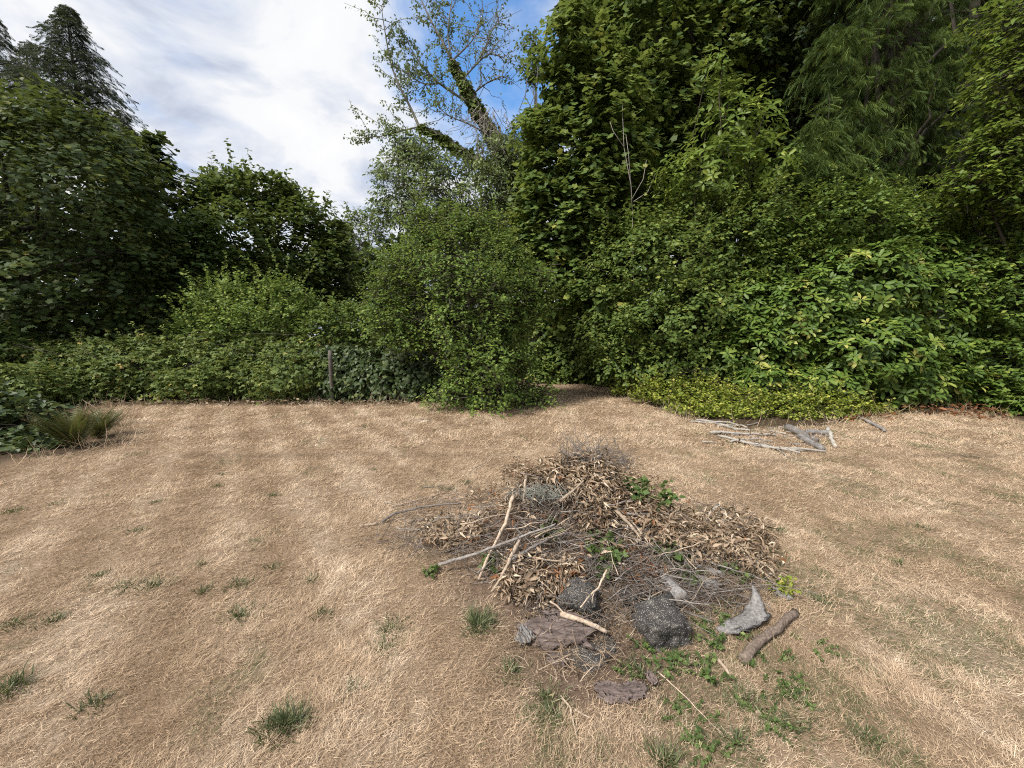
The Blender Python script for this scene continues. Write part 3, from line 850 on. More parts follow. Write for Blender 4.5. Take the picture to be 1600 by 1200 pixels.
def ivy_tree():
    label = 'leaning tree wrapped in ivy with bare silvery twigs against the sky'
    rng = rng_of(label)
    Y = 15.0
    base = gbase(835, Y)
    root = thing('ivy_clad_tree', label, 'tree', (base[0], base[1], 0))
    A = lambda pts: np.array([at(x, y, Y + dy) for x, y, dy in pts])

    def smooth(p, m=22):
        u = np.linspace(0, len(p) - 1, m)
        k = np.clip(u.astype(int), 0, len(p) - 2); f = (u - k)[:, None]
        P0, P1, P2, P3 = p[np.clip(k - 1, 0, None)], p[k], p[k + 1], p[np.clip(k + 2, None, len(p) - 1)]
        return .5 * (2 * P1 + (P2 - P0) * f + (2 * P0 - 5 * P1 + 4 * P2 - P3) * f * f + (3 * P1 - P0 - 3 * P2 + P3) * f ** 3)
    tg, ig, lg = Geo(), Geo(), Geo()
    trunk = smooth(A([(835, 560, 0), (828, 420, 0), (805, 300, 0), (778, 225, 0), (745, 170, 0), (722, 125, 0), (706, 95, 0)]))
    trunk[0, 2] = -.1
    tg.tube(trunk, np.linspace(.34, .13, 22), 8, .5, rough=.05, rng=rng)
    limb_ = smooth(A([(800, 290, 0), (765, 262, -.3), (720, 235, -.5), (685, 212, -.6), (655, 198, -.7)]))
    tg.tube(limb_, np.linspace(.2, .09, 22), 7, .5, rough=.05, rng=rng)
    wood = [A([(706, 95, 0), (690, 62, 0), (672, 30, 0), (655, -10, 0), (640, -60, .2)]), A([(706, 95, 0), (700, 50, .1), (706, 0, .3), (715, -50, .3)]),
            A([(655, 198, -.7), (640, 165, -.7), (622, 130, -.8), (610, 95, -.8), (600, 40, -.9), (596, 10, -.9)]), A([(655, 198, -.7), (625, 205, -.8), (600, 212, -.8), (572, 215, -.9)]),
            A([(722, 125, 0), (745, 100, -.3), (765, 85, -.5), (790, 92, -.6)]), A([(750, 90, -.4), (760, 70, -.4), (768, 50, -.5), (778, 30, -.5)]),
            A([(735, 150, 0), (760, 130, -.3), (785, 118, -.5)]), A([(740, 165, 0), (715, 150, -.3), (680, 125, -.5), (650, 90, -.6), (635, 60, -.6)]), A([(690, 130, -.5), (660, 130, -.6), (630, 110, -.7)]),
            A([(770, 215, 0), (735, 195, -.5), (700, 180, -.8), (680, 160, -.9)]), A([(706, 95, 0), (740, 60, .2), (755, 20, .4)])]
    tips = []
    for w in wood:
        q = smooth(w, 14)
        r0 = .055 if len(w) > 4 else .035
        tg.tube(q, np.linspace(r0, .008, 14), 5, .6, cap=False)
        for k in range(2, 14):
            for _ in range(2):
                d = unit(rng.standard_normal(3) * np.array([1, .7, .8]) + np.array([0, 0, .35]) + .6 * unit(q[min(k + 1, 13)] - q[k - 1]))
                L = rng.uniform(.5, 1.35)
                e = limb(q[k], q[k] + d * L, rng, 5, .02, .06)
                tg.tube(e, np.linspace(.014, .004, 5), 3, .7, cap=False)
                left = q[k][0] < at(718, 100, Y)[0]
                tips.append((e, left))
    Ls, Ds = [], []
    for e, left in tips:
        for _ in range(17 if left else 4):
            u = rng.uniform(.2, 1)
            Ls.append(np.array([np.interp(u * 4, np.arange(5), e[:, k]) for k in range(3)]) + rng.normal(0, .035, 3))
            Ds.append(unit(e[-1] - e[0]))
    Ls, Ds = np.array(Ls), np.array(Ds)
    foliage(lg, Ls, Ds, 2, OVATE, .085, .25, rng, jitter=.8, droop=.5, spread=1)
    for path, r0, r1, n in ((trunk[5:], .38, .09, 3600), (limb_, .27, .07, 1500)):
        u = rng.uniform(0, len(path) - 1.001, n)
        k = u.astype(int); c = path[k] + (path[k + 1] - path[k]) * (u - k)[:, None]
        d = unit(rng.standard_normal((n, 3)))
        rr = np.interp(u, [0, len(path) - 1], [r0, r1]) * (1 + .45 * np.sin(u * 2.3) * rng.random(n)) * rng.uniform(.7, 1.25, n)
        foliage(ig, c + d * rr[:, None], d, 1, IVY, .15, .1, rng, jitter=.4, droop=.6, face_up=.5)
    part(tg, 'trunk', BK['grey'], root, True)
    iv = part(ig, 'ivy', LM['bramble'], root)
    part(lg, 'crown', LM['pale'], root)
    # dead twigs hanging in the fork
    hg = Geo()
    for i in range(150):
        s = at(rng.uniform(735, 790), rng.uniform(165, 250), Y - rng.uniform(.3, 1))
        d = unit(np.array([rng.normal(-.1, .5), rng.normal(0, .4), -1 + rng.normal(0, .4)]))
        hg.tube(limb(s, s + d * rng.uniform(.4, 1.1), rng, 5, .08, .06), np.linspace(.012, .004, 5), 3, rng.uniform(.6, 1), cap=False)
    part(hg, 'dead_twig', BK['greystick'], root, kind='stuff')


ivy_tree()
plant('willow_tree', 'pale silvery willow behind the hazel and below the ivy-clad tree', 'tree',
      [E(645, 290, 14, 62, 62), E(700, 320, 14, 70, 55), E(765, 300, 14, 55, 55), E(605, 300, 14, 26, 50), E(780, 245, 14.4, 45, 40), E(690, 265, 14, 45, 35), E(640, 225, 14, 34, 24)],
      gbase(700, 14), 1650, 8, LONG, .15, .6, 'pale', bk='grey', trunk_r=.14, limbs=40, twigs=True, leafkw=dict(up=.3, droop=.45, jitter=.5), ptkw=dict(lump=.32, lump_size=.8, shell=.6))
plant('broadleaf_tree', 'slim silvery-leaved tree showing at the right edge of the sky gap', 'tree',
      [E(822, 215, 16, 28, 35), E(832, 90, 17, 22, 45), E(812, 270, 16, 40, 50)], gbase(825, 16.5), 420, 7, OVATE, .15, .6, 'pale', bk='grey', trunk_r=.1, limbs=30, twigs=True, ptkw=dict(lump=.35))
plant('ivy_hedge', 'dark ivy bank behind the narrow end of the lawn', 'hedge',
      [E(900, 545, 14.6, 60, 50), E(870, 580, 14.4, 50, 24), E(945, 575, 14.4, 55, 28), E(850, 530, 14.8, 40, 60), E(940, 545, 13.6, 40, 50), E(985, 575, 12.6, 36, 30)], gbase(900, 14.8), 1500, 6, IVY, .13, .4, 'under', trunk_r=.03, limbs=14, stems=4, leafkw=dict(droop=.5), ptkw=dict(zmin=.03), crown='foliage', trunk='stem')

# ------------------------------------------------------------------ trees of the right
plant('maple_tree', 'yellow-green maple at the right edge of the sky gap', 'tree',
      [E(890, 105, 12.5, 52, 75), E(868, 235, 12.5, 55, 80), E(935, 200, 12.5, 72, 110), E(895, 340, 12.5, 75, 80), E(965, 310, 12.5, 52, 80), E(845, 380, 12.5, 45, 60), E(915, 440, 12.3, 75, 60), E(905, 35, 12.5, 30, 40), E(985, 235, 12.3, 40, 40), E(838, 300, 12.3, 32, 40), E(960, 120, 12.6, 45, 50), E(835, 190, 12.5, 22, 30)],
      tuple(at(925, 300, 14.6)[:2]), 1500, 13, MAPLE, .155, 1.1, 'maple', trunk_r=.16, limbs=36, leafkw=dict(droop=.3, jitter=.32, flat=.3), ptkw=dict(lump=.5, lump_size=.8))
plant('maple_tree', 'darker taller maple rising behind the yellow-green maple', 'tree',
      [E(1050, 110, 14, 110, 120), E(1000, -10, 14, 110, 80), E(1150, 40, 14, 105, 120), E(1065, 260, 14, 95, 80), E(1060, -160, 15.5, 150, 130), E(960, 60, 14, 60, 60)],
      tuple(at(1060, 200, 15.4)[:2]), 1600, 13, MAPLE, .165, 1.2, 'maple', trunk_r=.3, limbs=36, leafkw=dict(droop=.3, jitter=.32, flat=.3, tint_top=-.04), ptkw=dict(lump=.45, lump_size=1.0))
b = at(995, 60, 19)[:2]
conifer('conifer', 'dark tall conifer half hidden at the top right of the sky gap', b, 25, 4.0, 170, 'cedar', z0=.3, frond=.45, per=32, droop=.5, power=.55, jag=.3, trunk_r=.4)
plant('broadleaf_tree', 'tall dark leafy tree overhanging the top of the picture left of the cedar', 'tree',
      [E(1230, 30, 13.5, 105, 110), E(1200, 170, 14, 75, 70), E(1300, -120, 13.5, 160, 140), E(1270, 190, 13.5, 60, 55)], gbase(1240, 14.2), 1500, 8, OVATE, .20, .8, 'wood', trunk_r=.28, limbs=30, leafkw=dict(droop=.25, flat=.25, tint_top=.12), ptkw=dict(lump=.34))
plant('cedar_tree', 'red cedar with long drooping flat sprays in the upper right', 'tree',
      [E(1395, 60, 11.2, 70, 70), E(1380, 150, 11, 62, 60), E(1360, 225, 10.8, 46, 38), E(1445, 130, 11.2, 50, 60), E(1310, 90, 11.3, 50, 60), E(1330, 190, 11, 40, 46), E(1480, 60, 11.4, 60, 80), E(1400, -120, 11.4, 120, 120), E(1395, 255, 10.8, 24, 24), E(1450, 215, 11.2, 36, 40)],
      tuple(at(1400, 120, 11.8)[:2]), 560, 11, FROND, .27, .75, 'cedar', trunk_r=.24, limbs=30, top=at(1400, -300, 11.9), leafkw=dict(droop=.62, up=.0, flat=.3, spread=.7, face_up=.6, jitter=.35), ptkw=dict(lump=.6, lump_size=.7, back=.3, shell=.85))
b = at(1510, 100, 14)[:2]
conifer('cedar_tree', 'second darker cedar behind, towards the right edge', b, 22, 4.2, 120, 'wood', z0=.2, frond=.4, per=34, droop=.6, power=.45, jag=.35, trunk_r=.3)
plant('cedar_tree', 'young cedar with bright drooping sprays below the tall dark tree', 'tree',
      [E(1275, 215, 10.5, 36, 40), E(1300, 265, 10.3, 40, 34), E(1250, 260, 10.4, 34, 34), E(1345, 285, 10.2, 26, 26)],
      tuple(at(1280, 230, 10.8)[:2]), 210, 9, FROND, .26, .5, 'cedar', trunk_r=.06, limbs=14, leafkw=dict(droop=.65, up=.0, flat=.35, spread=.7, face_up=.6, jitter=.3), ptkw=dict(lump=.45, lump_size=.5))
plant('broadleaf_tree', 'yellow-green broadleaf tree cut by the upper right edge', 'tree',
      [E(1585, 135, 8.6, 62, 55), E(1562, 225, 8.6, 62, 42), E(1600, 290, 8.6, 75, 45), E(1520, 285, 8.8, 45, 32), E(1660, 180, 8.8, 90, 150), E(1620, 30, 8.8, 70, 60)],
      gbase(1650, 9.2), 1500, 8, OVATE, .115, .55, 'sapling', trunk_r=.14, limbs=36, leafkw=dict(droop=.25, flat=.25, jitter=.3), ptkw=dict(lump=.38, lump_size=.6), twigs=True)
plant('understory_shrub', 'broad green thicket of small leaves filling the bank below the maples', 'shrub',
      [E(1030, 400, 11.2, 100, 75), E(1130, 390, 11, 110, 75), E(965, 440, 11.8, 65, 60), E(1080, 490, 10.6, 125, 75), E(985, 520, 11, 75, 62), E(1190, 345, 10.6, 75, 55), E(1020, 560, 10.8, 80, 36), E(1120, 560, 10.2, 80, 36), E(1100, 310, 11.2, 60, 40)],
      gbase(1080, 11), 2900, 10, OVATE, .115, .68, 'under', trunk_r=.06, limbs=40, stems=8, leafkw=dict(up=.2, droop=.3, jitter=.36), shoots=(200, .65), ptkw=dict(lump=.42, lump_size=.7, zmin=.02), crown='foliage', trunk='stem')
plant('understory_shrub', 'yellow-green small-leaved shrub just above the rhododendrons', 'shrub',
      [E(1300, 345, 10.3, 110, 45), E(1410, 350, 10.3, 85, 40), E(1490, 345, 10.2, 55, 40), E(1240, 400, 10.2, 70, 50), E(1345, 310, 10.4, 50, 25)],
      gbase(1350, 10.5), 2200, 7, OVATE, .095, .4, 'laurel', trunk_r=.05, limbs=26, stems=6, leafkw=dict(up=.3, jitter=.4), shoots=(120, .5), ptkw=dict(lump=.3, lump_size=.55), crown='foliage', trunk='stem')


def leafy(name, label, ells, base, n_whorl, n_parts, lm, size, cat='shrub', whorl=7, limbs=16, stems=5, trunk_r=.05, lump=.2, backing=500):
    """a shrub of large leaves: the ones that show largest are leaf parts, the others one part"""
    rng = rng_of(label)
    root = thing(name, label, cat, (base[0], base[1], float(gz(*base))))
    L0 = np.array(root.location)
    P, D = spray_points(ells, n_whorl, rng, lump=lump, lump_size=.5, zmin=.06, shell=.8)
    ax = unit(D * .8 + np.array([0, 0, .75]) + rng.normal(0, .25, D.shape))
    n = len(P)
    ref = unit(np.cross(ax, rng.standard_normal(ax.shape)))
    ref2 = np.cross(ax, ref)
    an = (np.arange(whorl)[None] / whorl * 2 * np.pi + rng.uniform(0, 6.28, (n, 1)) + rng.normal(0, .18, (n, whorl)))[..., None]
    lay = rng.uniform(-.45, .5, (n, whorl, 1))
    d = unit(ref[:, None] * np.cos(an) + ref2[:, None] * np.sin(an) + ax[:, None] * lay)
    nm = ax[:, None] - .4 * (ref[:, None] * np.cos(an) + ref2[:, None] * np.sin(an)) * lay + rng.normal(0, .18, (n, whorl, 3))
    d = d.reshape(-1, 3); nm = nm.reshape(-1, 3)
    X = unit(np.cross(d, nm)); Z = np.cross(X, d)
    s = size * rng.uniform(.7, 1.2, (len(d), 1))
    pos = np.repeat(P, whorl, 0) + d * .02
    wy = np.where(rng.random(n) < .07, .5, 0)
    t = np.clip(np.repeat(.42 + rng.normal(0, .13, n) + wy, whorl) + rng.normal(0, .12, len(d)), 0, 1)
    tpl = fan([(0, 0, 0), (.17, .35, .04), (.17, .75, .03), (0, 1, -.1), (-.17, .75, .03), (-.17, .35, .04)], (0, .5, 0))
    cam_p = np.array([0, 0, CAM_H])
    dist = np.linalg.norm(pos - cam_p, axis=1)
    front = np.repeat((D * unit(cam_p - P)).sum(1), whorl)
    score = np.abs((nm / np.linalg.norm(nm, axis=1)[:, None] * unit(cam_p - pos)).sum(1)) * s[:, 0] / dist * (front > .25) + (rng.random(len(d)) * .002)
    order = np.argsort(-score)
    pick, rest = order[:n_parts], order[n_parts:]
    g = Geo().inst(tpl, pos[rest], X[rest] * s[rest], d[rest] * s[rest], Z[rest] * s[rest], t[rest])
    part(g, 'foliage', LM[lm], root, kind='stuff')
    shades = [Geo().add(tpl[0], tpl[1], tv).mesh('leaf', LM[lm]) for tv in np.linspace(.1, 1, 10)]
    from mathutils import Matrix
    for i in pick:
        o = bpy.data.objects.new('leaf', shades[int(np.clip(round((t[i] - .1) / .1), 0, 9))])
        COL.objects.link(o); o.parent = root
        M = np.eye(4); M[:3, 0] = X[i] * s[i]; M[:3, 1] = d[i] * s[i]; M[:3, 2] = Z[i] * s[i]; M[:3, 3] = pos[i] - L0
        o.matrix_local = Matrix(M.tolist())
    tg = Geo()
    for k in range(stems):
        b0 = np.array([base[0], base[1], float(gz(*base)) - .05]) + np.append(rng.normal(0, .35, 2), 0)
        tgt0 = P[rng.integers(n)]
        for i in range(limbs // stems + 1):
            tg.tube(limb(b0, P[rng.integers(n)] - np.array([0, 0, .03]), rng, 7, .1, .03), np.linspace(trunk_r, .007, 7), 5, .5, cap=False)
    part(tg, 'stem', BK['dark'], root, True)
    return root


leafy('young_tree', 'slender young tree with big curved leaves standing in front of the dark wood',
      [E(1150, 200, 10.9, 62, 62), E(1118, 130, 10.9, 24, 50), E(1195, 190, 10.9, 34, 52), E(1120, 275, 10.9, 85, 48), E(1210, 260, 10.9, 60, 40), E(1060, 275, 10.9, 40, 30)],
      tuple(at(1125, 280, 11.1)[:2]), 420, 190, 'sapling', .21, 'tree', whorl=5, limbs=22, stems=1, trunk_r=.03, lump=.4)
leafy('rhododendron', 'dark green rhododendron at the left end of the row behind the pale ground cover',
      [E(1180, 545, 9.4, 70, 55), E(1245, 500, 9.4, 80, 75), E(1215, 590, 9.0, 70, 30), E(1160, 480, 9.9, 60, 55)], gbase(1210, 9.6), 1150, 230, 'rhodo', .17)
leafy('rhododendron', 'large rhododendron with yellowing leaf rosettes in the middle of the row',
      [E(1340, 450, 9.4, 95, 72), E(1330, 545, 9.1, 95, 70), E(1400, 590, 8.9, 70, 48), E(1290, 590, 8.9, 70, 40), E(1420, 400, 9.8, 60, 40)], gbase(1350, 9.6), 1600, 250, 'rhodo', .17)
leafy('rhododendron', 'mid-green rhododendron at the right end beside the red leaf litter',
      [E(1460, 480, 9.3, 70, 75), E(1460, 570, 9.1, 60, 55), E(1500, 420, 9.6, 60, 45), E(1500, 600, 9.0, 45, 30)], gbase(1465, 9.6), 1000, 210, 'rhodo', .16)
plant('laurel_shrub', 'bright green leafy shrub at the right edge beside the rhododendrons', 'shrub',
      [E(1560, 460, 8.9, 65, 85), E(1580, 570, 8.6, 62, 60), E(1640, 420, 8.9, 90, 90), E(1640, 560, 8.6, 90, 90), E(1530, 390, 9.3, 45, 40), E(1590, 625, 8.2, 40, 25)],
      gbase(1600, 9.2), 2200, 7, OVATE, .11, .38, 'laurel', trunk_r=.05, limbs=26, stems=6, leafkw=dict(up=.3, droop=.2, jitter=.35), shoots=(80, .5), ptkw=dict(lump=.28, lump_size=.55, zmin=.02), crown='foliage', trunk='stem')
plant('ground_cover_bush', 'low pale yellow-green ground cover spilling onto the lawn by the bleached sticks', 'shrub',
      [E(1000, 604, 10.6, 50, 20, .5), E(1060, 616, 9.3, 60, 24, .5), E(1120, 624, 8.7, 62, 30, .5), E(1190, 632, 8.2, 66, 28, .6), E(1260, 631, 8.1, 66, 28, .6), E(1325, 638, 8.2, 48, 22, .4), E(1150, 640, 7.9, 90, 18, .4), E(1370, 640, 8.4, 30, 14, .3)],
      gbase(1180, 8.6), 2600, 6, OVATE, .062, .22, 'cover', trunk_r=.012, limbs=30, stems=8, leafkw=dict(up=.5, jitter=.6, size_var=.4), shoots=(260, .28), ptkw=dict(lump=.5, lump_size=.4, zmin=.0), crown='foliage', trunk='stem')

# bare pale stems of a dead shrub
dr = thing('dead_shrub', 'bare bleached stems of a dead shrub in front of the dark wood', 'shrub', (*gbase(985, 10.9), 0))
g = Geo(); rng = rng_of('dead')
for pts in ([(988, 330), (986, 290), (975, 230), (972, 160)], [(986, 290), (982, 240), (978, 210)], [(975, 230), (958, 205), (953, 190)], [(988, 310), (1005, 280), (1010, 250)], [(990, 315), (1012, 300), (1025, 270)], [(988, 560), (990, 450), (988, 330)]):
    q = np.array([at(x, y, 10.9) for x, y in pts]); 
    if pts[0][1] == 560: q[0, 2] = 0
    g.tube(crooked(q[0], q[-1], rng, 8, .02) if len(q) == 2 else q, np.linspace(.011, .004, max(len(q), 8 if len(q) == 2 else 0)), 5, .95)
part(g, 'stem', BK['greystick'], dr)

# ------------------------------------------------------------------ brush pile
def stick(label, px, r, mat, lifts=None, group=None, cat='stick', name='stick', tip=.5, rough=.07, fork=False, sides=7, tint=None, wob=.012):
    rng = rng_of(label + str(px))
    lifts = lifts or [.03] * len(px)
    k = np.array([hit(x, y, l) for (x, y), l in zip(px, lifts)])
    pts = [k[:1]]
    for a, b in zip(k[:-1], k[1:]):
        pts.append(crooked(a, b, rng, 8, wob)[1:])
    P = np.concatenate(pts)
    P = P + np.array([0, 0, r * .6])
    g = Geo()
    t = rng.uniform(.35, .75) if tint is None else tint
    g.tube(P, np.linspace(r, r * tip, len(P)) * (1 + .08 * rng.standard_normal(len(P))), sides, t, rough=rough, rng=rng)
    if fork:
        for _ in range(2):
            i = rng.integers(len(P) // 3, len(P) - 2)
            d = unit(P[i + 1] - P[i] + rng.normal(0, .6, 3) * np.linalg.norm(P[i + 1] - P[i])); L = np.linalg.norm(P[-1] - P[0]) * .3
            g.tube(crooked(P[i], P[i] + d * L, rng, 5, .03), np.linspace(r * .5, r * .2, 5), 5, t)
    o = g.build(name, BK[mat], smooth=True, origin=P[len(P) // 2])
    return tag(o, label, cat, group)


# named sticks
stick('long pale stick leaning down the front left of the brush pile', [(802, 776), (790, 820), (748, 908)], .015, 'tan', [.2, .2, .05], wob=.01)
stick('greyer stick crossing below the long pale stick', [(812, 845), (790, 890), (770, 926)], .013, 'tan', [.15, .15, .05])
stick('pale upright stick on the left shoulder of the pile', [(822, 745), (818, 785)], .012, 'tan', [.18, .16])
stick('long straight grey stick running up through the left half of the pile', [(685, 884), (765, 858), (828, 834), (868, 820)], .011, 'greystick', [.1, .16, .17, .14])
stick('second straight grey stick just right of the long one', [(795, 878), (840, 852), (868, 838)], .010, 'greystick', [.13, .15, .13])
stick('pale stick with a cut end lying at the far left tip of the pile', [(562, 824), (590, 819)], .014, 'tan', [.01, .01], tip=.9)
stick('curved dark branch reaching out of the left side of the pile', [(598, 816), (618, 803), (662, 793), (720, 788)], .013, 'greystick', [.04, .1, .12, .1], tint=.35)
stick('thin pale stick lying on the straw above the dark branch', [(612, 792), (660, 780), (700, 768)], .008, 'tan', [.03, .04, .03])
stick('grey stick lying low across the left of the pile', [(640, 815), (690, 810), (730, 806)], .010, 'greystick', [.04, .06, .05])
stick('short dark twig lying on the lawn beyond the left of the pile', [(662, 762), (685, 760), (696, 757)], .007, 'greystick', [.01, .02, .03], tint=.3)
stick('pale stick slanting near the top right of the pile', [(875, 785), (895, 768), (912, 752)], .011, 'tan', [.15, .15, .13])
stick('brown stick sloping down the middle of the leafy slope', [(962, 798), (985, 822), (1002, 845)], .014, 'tan', [.12, .13, .1])
stick('thin grey stick lying level near the green weed on the right', [(980, 803), (1015, 806), (1050, 810)], .009, 'greystick', [.14, .14, .12])
stick('tan stick sloping down the right end of the pile', [(1166, 872), (1190, 895), (1210, 915)], .013, 'tan', [.11, .1, .06])
stick('forked pale twig lying over the left dark rock', [(948, 892), (935, 920), (907, 950)], .007, 'tan', [.14, .17, .2], fork=True, tint=.95)
stick('thick grey stick lying across the front of the pile', [(876, 962), (910, 972), (948, 990)], .014, 'tan', [.07, .09, .06], tip=.8)
stick('stout brown broken branch lying on the grass at the lower right of the pile', [(1158, 1036), (1195, 1000), (1243, 960)], .025, 'branch', [.01, .02, .02], tip=.75, sides=14, rough=.07, cat='branch', name='broken_branch', tint=.45, wob=.014)
stick('short brown stick stuck in the ground in front of the broken branch', [(1122, 1032), (1135, 1048), (1142, 1062)], .009, 'tan', [.01, .02, .01])
stick('forked dry twig lying on the grass at the bottom of the pile', [(876, 1088), (892, 1108), (902, 1156)], .005, 'tan', [.02, .02, .01])
stick('thin pale twig crossing the forked dry twig', [(898, 1110), (925, 1124)], .005, 'tan', [.02, .01])
stick('long thin bramble cane trailing over the lower right grass', [(1028, 1050), (1080, 1098), (1130, 1148)], .003, 'tan', [.02, .03, .01])
stick('dark thin snag poking up at the back of the pile top', [(985, 740), (972, 712), (958, 682)], .008, 'greystick', [.12, .14, .12], tint=.25)
stick('dark spike standing up out of the green weed', [(1038, 782), (1046, 770), (1053, 758)], .006, 'greystick', [.1, .12, .12], tint=.2)
stick('dark forked dead stem at the left end of the pile top', [(905, 722), (900, 700), (892, 690)], .006, 'greystick', [.12, .14, .12], tint=.25, fork=True)
stick('thin arched twig over the lawn behind the left of the pile', [(728, 745), (745, 730), (768, 720)], .004, 'greystick', [.05, .06, .05], tint=.3)

# bleached bent piece
g = Geo(); rng = rng_of('bent')
k = np.array([hit(1103, 814, .14), hit(1111, 797, .2), hit(1122, 789, .24), hit(1129, 796, .23), hit(1138, 813, .14)])
g.tube(k, [.007, .010, .021, .019, .014], 8, 1.0, rough=.06, rng=rng, flat=.5)
g.tube(np.array([k[4], hit(1112, 813, .14)]), [.010, .006], 6, .8)
tag(g.build('bent_wood', BK['white'], origin=k[2]), 'bleached bent piece of split wood standing on the right shoulder of the pile', 'wood')

# old logs half buried in the pile
def log(label, px, r, mat, lifts, name='log', end='weathered'):
    rng = rng_of(label)
    k = [hit(x, y, l) for (x, y), l in zip(px, lifts)]
    P = crooked(k[0], k[1], rng, 9, .006)
    root = thing(name, label, 'log', tuple(P[4]))
    g = Geo(); g.tube(P, np.linspace(r * .85, r, 9), 14, .6, rough=.05, rng=rng, cap=True)
    part(g, 'bark', BK[mat], root, True)
    d = unit(P[-1] - P[-2])
    g = Geo(); g.tube(np.array([P[-1], P[-1] + d * .004, P[-1] + d * .005]), [r * .93, r * .9, r * .3], 14, .45)
    part(g, 'cut_end', BK['greystick'], root)


log('short weathered log with its sawn end facing out right of the middle rock', [(1035, 905), (1064, 938)], .052, 'drift', [.05, .10])
log('grey old log lying level between the leaves right of the sawn log', [(1075, 900), (1120, 918)], .035, 'drift', [.03, .05])
log('thinner grey log above the level one', [(1085, 885), (1128, 898)], .022, 'drift', [.04, .05])

# driftwood-like knotted root
rng = rng_of('root')
g = Geo()
k = np.array([hit(1122, 986, .02), hit(1142, 980, .05), hit(1162, 972, .06), hit(1178, 962, .07), hit(1183, 948, .12), hit(1182, 934, .17), hit(1176, 914, .23)])
kk = np.concatenate([crooked(a, b_, rng, 5, .02)[:-1] for a, b_ in zip(k[:-1], k[1:])] + [k[-1:]])
rad = np.interp(np.linspace(0, 1, len(kk)), [0, .1, .35, .55, .7, .85, 1], [.02, .045, .046, .058, .034, .022, .004])
g.tube(kk, rad, 20, .55, rough=.13, rng=rng, flat=.6)
k2 = np.array([hit(1178, 962, .07), hit(1190, 962, .05), hit(1203, 960, .03)])
g.tube(k2, [.05, .036, .010], 12, .55, rough=.1, rng=rng, flat=.6)
tag(g.build('weathered_root', BK['drift'], origin=k[3]), 'twisted silver-grey weathered root with an upright prong', 'wood')


def rock(label, px, size, lift, seed, rot=0):
    c = hit(*px, 0)
    bm = bmesh.new()
    bmesh.ops.create_icosphere(bm, subdivisions=5, radius=1)
    off = Vector((seed * 7.3, seed * 3.1, seed))
    for v in bm.verts:
        p = v.co.copy()
        q = Vector([max(-.6, min(.6, x)) for x in p]) * 1.4        # blocky
        p = p.lerp(q, .72)
        n = mnoise.fractal(p * 1.3 + off, .9, 2.1, 5) * .26 + mnoise.noise(p * 6 + off) * .06 + mnoise.noise(p * 22 + off) * .02
        v.co = p * (1 + n)
    me = bpy.data.meshes.new('rock'); bm.to_mesh(me); bm.free()
    me.materials.append(ROCK)
    me.polygons.foreach_set('use_smooth', np.ones(len(me.polygons), bool))
    o = bpy.data.objects.new('rock', me); COL.objects.link(o)
    o.location = c + np.array([0, 0, lift]); o.scale = size; o.rotation_euler = (.1, -.1, rot)
    return tag(o, label, 'rock')


rock('dark speckled boulder in the middle of the pile front', (1032, 985), (.138, .12, .125), .02, 1, .2)
rock('dark speckled rock to the left, below the dry leaves', (905, 940), (.125, .10, .10), .005, 2, -.3)
rock('flat patch of speckled gravelly soil below the bark slab', (925, 1022), (.15, .09, .03), -.017, 3, .5)  # no real rock: a flattened rock shape added for speckled gravelly soil
rock('small dark stone half buried above the boulder', (985, 935), (.07, .05, .045), .015, 4, .9)

# bark slabs: curved plates
def slab(label, px, w, l, rot, arch, mat='bark', th=.012, tint=.5, lift=.02, nx=26, ny=18, tilt=(0, 0), name='bark_slab'):
    rng = rng_of(label)
    c = hit(*px)
    u, v = np.meshgrid(np.linspace(-.5, .5, nx), np.linspace(-.5, .5, ny))
    ew = 1 + .18 * np.sin(v * 9 + 1) + .1 * rng.normal(0, 1, (ny, 1)); el = 1 + .16 * np.sin(u * 11 + 2) + .08 * rng.normal(0, 1, (1, nx))
    X = u * w * ew; Y = v * l * el
    Z = arch * w * (.25 - u ** 2) * 2 + .006 * np.sin(u * 34 + 1.2 * np.sin(v * 4)) * (1 + .6 * np.sin(v * 13 + u * 9)) + .004 * np.sin(u * 71 + 2 * np.sin(v * 6 + 1)) + rng.normal(0, .0012, u.shape) + tilt[0] * X + tilt[1] * Y
    top = np.stack([X, Y, Z], -1).reshape(-1, 3)
    bot = top - np.array([0, 0, th])
    vv = np.concatenate([top, bot]); n = nx * ny
    i = (np.arange(ny - 1)[:, None] * nx + np.arange(nx - 1)[None]).ravel()
    f = [np.stack([i, i + 1, i + nx + 1], -1), np.stack([i, i + nx + 1, i + nx], -1), np.stack([i + n, i + nx + 1 + n, i + 1 + n], -1), np.stack([i + n, i + nx + n, i + nx + 1 + n], -1)]
    ring = np.concatenate([np.arange(nx - 1), np.arange(ny - 1) * nx + nx - 1, (n - 1) - np.arange(nx - 1), (ny - 1 - np.arange(ny - 1)) * nx])
    r2 = np.roll(ring, -1)
    f += [np.stack([ring, ring + n, r2 + n], -1), np.stack([ring, r2 + n, r2], -1)]
    co, si = math.cos(rot), math.sin(rot)
    sx = (gz(c[0] + .05, c[1]) - gz(c[0] - .05, c[1])) / .1; sy = (gz(c[0], c[1] + .05) - gz(c[0], c[1] - .05)) / .1
    vv[:, 2] += (vv[:, 0] * co - vv[:, 1] * si) * sx + (vv[:, 0] * si + vv[:, 1] * co) * sy
    o = Geo().add(vv, np.concatenate(f), tint).build(name, BK[mat])
    o.location = c + np.array([0, 0, lift]); o.rotation_euler = (0, 0, rot)
    return tag(o, label, 'bark')


